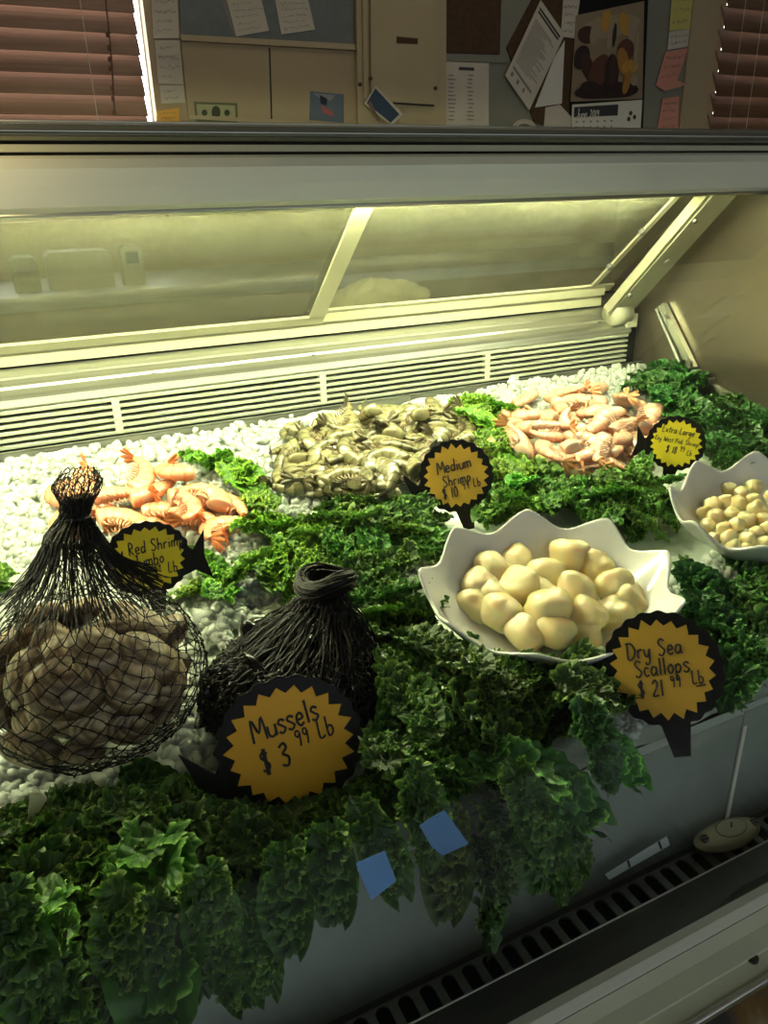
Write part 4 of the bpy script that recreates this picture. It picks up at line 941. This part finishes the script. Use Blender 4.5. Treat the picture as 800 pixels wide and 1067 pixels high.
# mussels
ME = Ell((.200,.640,bedz(.640)+.044), (.092,.078,.050))
it = []
for px, py, ang, sz, k in [(240,690,.5,.036,.9),(275,670,.3,.038,.9),(310,665,-.3,.036,.9),(345,680,-.7,.038,.9),(375,700,-1.1,.036,.9),(225,725,1.2,.036,.9),(262,712,.2,.036,.9),(300,705,1.3,.036,.92),(340,715,-1.2,.036,.9),(380,735,-1.3,.034,.88),
        (225,765,1.4,.036,.9),(250,790,1.0,.034,.88),(258,750,.8,.034,.9),(216,745,1.2,.03,.86),(365,760,-1,.034,.88),(290,640,.3,.032,.86),(330,645,-.3,.032,.86)]:
    p, n = ME.hit(px, py, k); n = (n+Vector((random.uniform(-.5,.5),random.uniform(-.4,.2),random.uniform(-.3,.5)))).normalized()
    it.append((px,py,shell('mussel', MV, p-n*.010, n, ang, sz)))
rank(it, 4, ['top','second','third','lowest'], 'glossy black mussel inside the black net bag, {pos} in its {row} row', 'mussels in the black net bag', 'mussel')
for _ in range(34):
    a = random.uniform(0,2*PI); b = random.uniform(-.7,1.0); k = random.uniform(.4,.8)
    c = ME.c+Vector((ME.r.x*math.cos(a)*math.cos(b), ME.r.y*math.sin(a)*math.cos(b), ME.r.z*math.sin(b)))*k
    o = shell('mussel', MV, c, Vector((random.uniform(-1,1),random.uniform(-1,1),random.uniform(-.5,1))), random.uniform(0,6), .036)
    tag(o, 'black mussel deeper inside the black net bag, glimpsed between the outer ones', 'mussel', 'mussels deeper in the black net bag')
kn = atY(340,606,.67)
foot = ME.c+Vector((.022,.012,.048))
nk2 = [(foot,.055),(foot.lerp(kn,.45),.030),(foot.lerp(kn,.75),.019),(kn+Vector((-.004,0,-.008)),.014),(kn,.010)]
mb, _, _ = netbag(Ell(ME.c, ME.r*1.07), nk2, 54, 58, .00065, 'net', '', seed=5, wob=.003)
bag2 = mb.build('mesh_bag', M['net']); tag(bag2, 'dense black mesh net bag of mussels with a fat looped knot on top', 'net bag')
mb = MB(); rd = random.Random(12)
for i in range(260):
    a = rd.uniform(0,2*PI); pts = []
    b0 = rd.uniform(-.2,.9); p0 = ME.c+Vector((ME.r.x*math.cos(a)*math.cos(b0), ME.r.y*math.sin(a)*math.cos(b0), ME.r.z*math.sin(b0)))*1.09; pts.append(p0)
    for k, (c, r) in enumerate(nk2[0:4]):
        rr = r*rd.uniform(.75,1.1); aa = a+k*.06+rd.uniform(-.08,.08); pts.append(c+Vector((math.cos(aa)*rr*1.1, math.sin(aa)*rr, rd.uniform(-.003,.003))))
    if p0.z > ME.c.z+.055: pts.pop(1)
    mb.tube(spline(pts,3), .0007, 3, False)
mb.build('gathered_neck', M['net'], bag2)
mb = MB(); rx, rz = .030, .0085
right = (RM @ Vector((1,.10,0))).normalized(); upv = (RM @ Vector((-.1,1,.3))).normalized(); fw = right.cross(upv)
for i in range(150):
    ph = rd.uniform(0,2*PI); rr = rd.uniform(.2,1)**.5*.0105; pts = []; tw = rd.uniform(-1.5,1.5)
    for k in range(25):
        a = 2*PI*k/24; ph2 = ph+tw*a/2/PI*2
        core = right*math.cos(a)*rx*.80+fw*math.sin(a)*.020+upv*(.004*math.sin(a*2))
        nrm_ = (right*math.cos(a)+fw*math.sin(a)); pts.append(kn+core+nrm_*math.cos(ph2)*rr+upv*math.sin(ph2)*rr*1.15)
    mb.tube(pts, .0008, 3, False)
mb.tube([kn+right*math.cos(a)*rx*.80+fw*math.sin(a)*.020+upv*(.004*math.sin(a*2)) for a in [2*PI*k/24 for k in range(25)]], .0085, 10, False)
mb.build('looped_knot', M['net'], bag2)
# ------------------------------------------------------------------ price signs
GL_ = {}
def gdef(ch, w, *strokes): GL_[ch] = (w, strokes)
gdef(' ', .35)
gdef('M', .8, [(0,0),(.1,1),(.4,.35),(.7,1),(.8,0)]); gdef('u', .5, [(0,.5),(.03,.1),(.25,0),(.42,.15),(.45,.5)], [(.45,.5),(.45,0)])
gdef('s', .42, [(.4,.48),(.2,.58),(.03,.45),(.2,.3),(.38,.15),(.2,-.02),(0,.08)]); gdef('e', .45, [(.03,.28),(.38,.32),(.3,.55),(.08,.48),(.03,.2),(.2,0),(.42,.1)])
gdef('l', .2, [(.1,1),(.1,0)]); gdef('$', .5, [(.42,.8),(.2,.9),(.05,.72),(.42,.35),(.25,.1),(.02,.2)], [(.22,1.05),(.22,-.05)], [(.3,1.05),(.3,-.05)])
gdef('3', .5, [(.02,.85),(.3,.97),(.4,.75),(.15,.55),(.42,.35),(.3,.02),(0,.12)]); gdef('9', .5, [(.4,.85),(.15,.95),(.05,.7),(.25,.55),(.4,.8),(.36,.3),(.3,0)])
gdef('L', .5, [(.08,1),(.05,.02),(.45,.05)]); gdef('b', .48, [(.05,1),(.05,0),(.35,.05),(.4,.35),(.2,.48),(.05,.35)]); gdef('D', .75, [(.15,.95),(.12,0),(.5,.08),(.68,.5),(.45,.92),(0,.95)])
gdef('r', .38, [(.02,.5),(.05,0)], [(.05,.3),(.18,.5),(.36,.48)]); gdef('y', .5, [(0,.5),(.05,.15),(.25,.05),(.42,.5)], [(.42,.5),(.35,-.3),(.1,-.42),(.05,-.25)])
gdef('S', .55, [(.48,.85),(.25,1),(.05,.78),(.25,.52),(.48,.28),(.25,0),(0,.12)]); gdef('a', .5, [(.4,.48),(.15,.5),(.02,.2),(.18,0),(.4,.2),(.42,.5)], [(.42,.5),(.44,.05),(.52,.02)])
gdef('c', .4, [(.36,.45),(.15,.52),(.03,.25),(.15,0),(.38,.08)]); gdef('o', .45, [(.22,.52),(.03,.3),(.18,0),(.4,.2),(.32,.5),(.2,.52)]); gdef('p', .5, [(.05,.5),(.03,-.45)], [(.05,.35),(.25,.52),(.42,.3),(.25,.02),(.05,.1)])
gdef('2', .5, [(.03,.75),(.22,.98),(.4,.75),(.25,.4),(.02,.02),(.45,.05)]); gdef('1', .2, [(.1,.95),(.08,0)]); gdef('d', .5, [(.4,.45),(.15,.5),(.03,.2),(.18,0),(.4,.2)], [(.44,1),(.42,0)])
gdef('i', .2, [(.08,.5),(.09,0)], [(.1,.72),(.11,.76)]); gdef('m', .7, [(.02,.5),(.03,0)], [(.03,.35),(.18,.5),(.3,.4),(.3,0)], [(.3,.35),(.48,.5),(.6,.4),(.62,0)]); gdef('h', .5, [(.05,1),(.03,0)], [(.04,.3),(.22,.5),(.38,.4),(.42,0)])
gdef('0', .5, [(.25,.97),(.05,.6),(.12,.05),(.35,.1),(.43,.6),(.25,.97)]); gdef('E', .55, [(.45,1),(.08,.97),(.06,0),(.48,.02)], [(.07,.52),(.4,.55)]); gdef('x', .45, [(0,.5),(.4,0)], [(.4,.5),(0,0)])
gdef('t', .38, [(.18,.85),(.16,0)], [(0,.58),(.36,.6)]); gdef('g', .5, [(.4,.48),(.15,.52),(.03,.25),(.2,.05),(.4,.3)], [(.42,.5),(.38,-.35),(.12,-.42)]); gdef('K', .55, [(.06,1),(.05,0)], [(.45,.95),(.06,.5),(.48,0)])
gdef('W', .8, [(0,1),(.15,0),(.38,.7),(.58,0),(.78,1)]); gdef('P', .52, [(.06,1),(.05,0)], [(.05,.95),(.4,.9),(.38,.55),(.06,.5)]); gdef('n', .48, [(.02,.5),(.03,0)], [(.03,.35),(.22,.5),(.38,.4),(.4,0)]); gdef('k', .45, [(.05,1),(.04,0)], [(.36,.5),(.05,.25),(.4,0)])
gdef('R', .55, [(.06,0),(.07,1),(.4,.85),(.35,.55),(.07,.5),(.48,0)]); gdef('J', .5, [(.4,1),(.36,.15),(.18,0),(.02,.15)], [(.2,1),(.48,1)]); gdef('6', .5, [(.4,.95),(.1,.5),(.1,.05),(.38,.05),(.4,.35),(.1,.35)]); gdef('8', .5, [(.38,.85),(.2,.97),(.08,.75),(.4,.3),(.22,0),(.05,.25),(.38,.85)])
gdef('_', .5, [(0,-.12),(.9,-.06)])
def write(mb, text, x, z, h, slant=.12, track=.12, r=None, yoff=-.0032):
    """pen strokes in the sign's own xz plane"""
    r = r or h*.055
    for ch in text:
        w, st = GL_[ch]
        for s_ in st:
            pts = [(x+(a+slant*b)*h*.75, yoff, z+b*h) for a, b in s_]; pts = spline(pts, 4) if len(pts) > 2 else pts
            mb.tube(pts, r, 5)
        x += (w+track)*h*.75
    return x
def twidth(text, h, track=.12): return sum((GL_[c][0]+track)*h*.75 for c in text)
mb = MB(); write(mb, 'June 2019', 0, 0, .034, yoff=0, r=.0018); mb.v = [(x+MONTH[1].x-MONTH[0].location.x, y+MONTH[1].y-MONTH[0].location.y, z-.034*.4*0+MONTH[1].z-.012-MONTH[0].location.z+.04*0) for x, y, z in mb.v]
mb.build('month_name', M['paper2'], MONTH[0])
def sign(px, py, Y, wpx, aspect, roll, card, rows, label, tail, notch=None, lean=.25, yaw=None):
    c = atY(px, py, Y); dcam = (c-EYE).dot(RM @ Vector((0,0,-1))); R_ = wpx/FPX*dcam/2
    root = empty('price_sign', (0,0,0), label, 'price sign')
    nt_ = 22
    # black backing: wavy edged disc with a fish-like tail on one side and a stake below
    pts = []
    for i in range(160):
        a = 2*PI*i/160; rr = R_*(1.13+.022*math.cos(nt_*a)); pts.append(Vector((rr*math.cos(a), 0, rr*aspect*math.sin(a))))
    bb = MB().prism(pts, Vector((0,-.0012,0)), Vector((0,.0012,0))); backo = bb.build('backing_plate', M['black'], root)
    rim = [Vector((p.x, -.0012, p.z)) for p in pts]+[Vector((pts[0].x,-.0012,pts[0].z))]
    MB().tube(rim, .0006, 5, False).build('rim_bead', M['black'], backo, True)
    tx = tail
    tp = [Vector((tx*R_*.95,0,R_*.25)), Vector((tx*R_*1.22,0,-R_*.02)), Vector((tx*R_*1.62,0,R_*.48)), Vector((tx*R_*1.50,0,-R_*.25)), Vector((tx*R_*1.62,0,-R_*.95)), Vector((tx*R_*1.2,0,-R_*.62)), Vector((tx*R_*.7,0,-R_*.75))]
    if tail: MB().prism(tp if tx < 0 else tp[::-1], Vector((0,.0002,0)), Vector((0,.0022,0))).build('tail_fin', M['black'], root)
    MB().prism([Vector((-R_*.30,0,-R_*aspect*.9)), Vector((-R_*.16,0,-R_*aspect*1.75)), Vector((R_*.16,0,-R_*aspect*1.75)), Vector((R_*.34,0,-R_*aspect*.9))], Vector((0,0,0)), Vector((0,.003,0))).build('stake', M['black'], root)
    rd = random.Random(int(px)); sp = []
    for i in range(nt_*2):
        a = 2*PI*(i+.3)/(nt_*2)
        if i % 2 == 0: rr = R_*(1+rd.uniform(-.03,.03))
        else: rr = R_*.86
        x, z = rr*math.cos(a), rr*aspect*math.sin(a)
        if notch and x < notch[0]*R_ and z < notch[1]*R_: z = notch[1]*R_*(1+.05*(i % 2))
        sp.append(Vector((x,0,z)))
    st = MB().prism(sp, Vector((0,-.0024,0)), Vector((0,-.0012,0))).build('starburst_card', card, root)
    mb = MB()
    for text, cx, cz, h in rows: write(mb, text, cx*R_-twidth(text,h*R_)/2, cz*R_, h*R_, yoff=-.0026, r=h*R_*.058)
    mb.build('lettering', M['ink'], st)
    d = c-EYE; yaw = math.atan2(-d.x, d.y) if yaw is None else yaw
    setM(root, Matrix.Translation(c) @ Matrix.Rotation(yaw,4,'Z') @ Matrix.Rotation(-lean,4,'X') @ Matrix.Rotation(-roll,4,'Y')); return root
sign(302, 775, .545, 134, .94, .26, M['orange'], [('Mussels',.05,.22,.36),('$ 3',-.28,-.30,.38),('99',.22,-.08,.26),('Lb',.60,-.08,.30)],
    'orange starburst sign reading Mussels $3.99 Lb in front of the black mussel net', -1, lean=.35)
sign(690, 697, .475, 104, 1.03, .34, M['mustard'], [('Dry Sea',-.08,.28,.34),('Scallops',.0,-.10,.34),('$ 21',-.30,-.52,.34),('99',.20,-.38,.24),('Lb',.62,-.35,.26),('_',.62,-.38,.26)],
    'dull orange starburst sign reading Dry Sea Scallops $21.99 lb before the large bowl', -1, lean=.3)
sign(475, 496, .905, 67, 1.0, .26, M['mustard'], [('Medium',.02,.18,.38),('Shrimp',.0,-.25,.34),('$ 10',-.30,-.62,.34),('99',.22,-.48,.26),('Lb',.58,-.45,.26)],
    'mustard starburst sign reading Medium Shrimp $10.99 Lb beside the grey shrimp', -1, lean=.2)
sign(704, 462, .885, 51, .98, -.10, M['yellow'], [('Extra Large',.0,.40,.27),('Key West Pink Shrimp',.02,.02,.20),('$ 18',-.1,-.42,.30),('99',.30,-.28,.22),('Lb',.60,-.38,.22)],
    'yellow starburst sign reading Extra Large Key West Pink Shrimp $18.99 Lb', -1, lean=.15)
sign(154, 582, .83, 76, .92, .06, M['yellow'], [('Key Red Shrimp',.0,.20,.34),('Jumbo',.02,-.18,.34),('$ 16',-.32,-.60,.34),('99',.18,-.42,.26),('Lb',.60,-.50,.30)],
    'yellow starburst sign reading Key Red Shrimp Jumbo $16.99 Lb behind the clam net', 1, lean=.15)
# ------------------------------------------------------------------ thermometer on the grille
tc_ = atZ(757, 872, 1.5-.712); root = empty('thermometer', (0,0,0), 'pale cream oval case thermometer lying on the slotted front grille', 'thermometer')
mth = mat('cream_plastic', (.52,.50,.30), .3)
vs = []; nu, nv = 40, 14
for i in range(nu):
    for j in range(nv):
        a = 2*PI*i/nu; s = j/(nv-1); k = (1-s**3)**.6 if s < 1 else 0
        rr = s if j else 0
        vs.append((.046*rr*math.copysign(abs(math.cos(a))**1.15,math.cos(a)), .0175*rr*math.copysign(abs(math.sin(a))**.9, math.sin(a)), .012*k))
MB().add(vs, grid_faces(nu,nv,True)).build('case_body', mth, root, True)
MB().prism([Vector((x*.97,y*.97,0)) for x,y,z in [vs[i*nv+nv-1] for i in range(nu)]], Vector((0,0,-.004)), Vector((0,0,.0005))).build('case_base', mth, root)
fr = [Vector((.002+.020*math.cos(a),.001+.0105*math.sin(a),.0118)) for a in [2*PI*i/32 for i in range(33)]]
MB().tube(fr,.0007,5,False).build('dial_ring', mat('dial_olive',(.20,.20,.12),.4), root)
MB().prism(fr[:-1], Vector((0,0,-.001)), Vector((0,0,.0004))).build('dial_face', mat('dial_pale',(.46,.46,.30),.3), root)
MB().tube([(.002,.001,.0128),(.006,.006,.0128)],.0009,5).build('needle', M['ink'], root)
for dx in (-.036,.036):
    MB().disc((dx,0,.009),(0,0,1),.005,.003).build('mounting_hole', M['steeldk'], root)
    for k in (-1,1): MB().tube([(dx-.004,k*.0018,.0112),(dx+.004,k*.0018,.0112)],.0007,4).build('hole_slot', M['ink'], root)
setM(root, Matrix.Translation(tc_+Vector((0,0,.004))) @ Matrix.Rotation(-.12,4,'Z') @ Matrix.Rotation(.25,4,'X'))
# white strip and blue pieces that stand in for reflections
def onfront(pts, y, t=.001): return MB().prism([atY(px,py,y) for px,py in pts], Vector((0,-t,0)), Vector())
st = onfront([(630,911),(694,871),(697,880),(634,916)], .4545, .0012).build('reflection_strip', mat('strip_white',(.62,.72,.70),.3)); tag(st, 'narrow white reflection on the clear front lip above the slots, built as a strip', 'label')  # pale reflection on the lip, given solid form as a thin strip
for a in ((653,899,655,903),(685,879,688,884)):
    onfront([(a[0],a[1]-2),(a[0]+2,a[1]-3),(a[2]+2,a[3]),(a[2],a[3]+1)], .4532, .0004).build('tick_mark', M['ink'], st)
def glassY(px, py):   # distance of the front glass outer face along the sight line through a pixel
    r = ray(px, py); best = None
    for a, b in zip(gp[:-1], gp[1:]):
        # solve t*r.y = y, t*r.z = z-1.5 on segment
        d = b-a; A = Matrix(((r.y, -d.y),(r.z, -d.z)))
        if abs(A.determinant()) < 1e-9: continue
        s = A.inverted() @ Vector((a.y, a.z-1.5))
        if -.01 <= s[1] <= 1.01 and s[0] > 0: best = s[0] if best is None else min(best, s[0])
    return EYE+r*best
mreflect = glassmat('blue_reflection_film', (.45,.58,.78), .5, .60, (.26,.48,.92))  # blue reflections on the glass, modelled as translucent film pieces
for pts, lab in (([(368,894),(398,881),(410,912),(384,932)], 'translucent blue reflection on the front glass, built as film, the left of two'), ([(434,855),(460,839),(485,874),(458,886),(446,876)], 'translucent blue reflection on the front glass, built as film, the right of two')):
    ps = [glassY(*p)+Vector((0,-.004,-.001)) for p in pts]; o = MB().prism(ps, Vector((0,-.0006,0)), Vector()).build('blue_reflection', mreflect); tag(o, lab, 'reflection')
# crumpled cream bag behind the rear doors
vs = []; nu, nv = 70, 36
for i in range(nu):
    for j in range(nv):
        a = 2*PI*i/nu; b = PI*j/(nv-1)-PI/2; v = Vector((math.cos(a)*math.cos(b), math.sin(a)*math.cos(b), math.sin(b)))
        k = 1+.35*noise.noise(v*1.4+Vector((3,1,4)))+.14*(1-abs(noise.noise(v*4))*3)+.04*noise.noise(v*14)
        vs.append((v.x*.120*k, v.y*.055*k, max(-.012, v.z*.062*k*(1+.5*v.x))))
cb = MB().add(vs, grid_faces(nu,nv,True)).build('crumpled_bag', mat('cream_plastic_film',(.92,.85,.58),.5), None, True)
p = atY(383, 322, 1.56); cb.location = p+Vector((0,0,-.01)); tag(cb, 'crumpled cream plastic bag lying behind the rear glass doors', 'plastic bag')
sh = empty('rear_shelf', (.3,1.56,0), 'narrow shelf on the service side behind the rear glass doors', 'shelf')
MB().box((-1.05,-.13,p.z-.047),(1.0,.12,p.z-.023)).build('shelf_board', M['steeldk'], sh)
for x in (-1.0,.95): MB().box((x-.02,-.10,0),(x+.02,.10,p.z-.047)).build('shelf_support', M['steeldk'], sh)
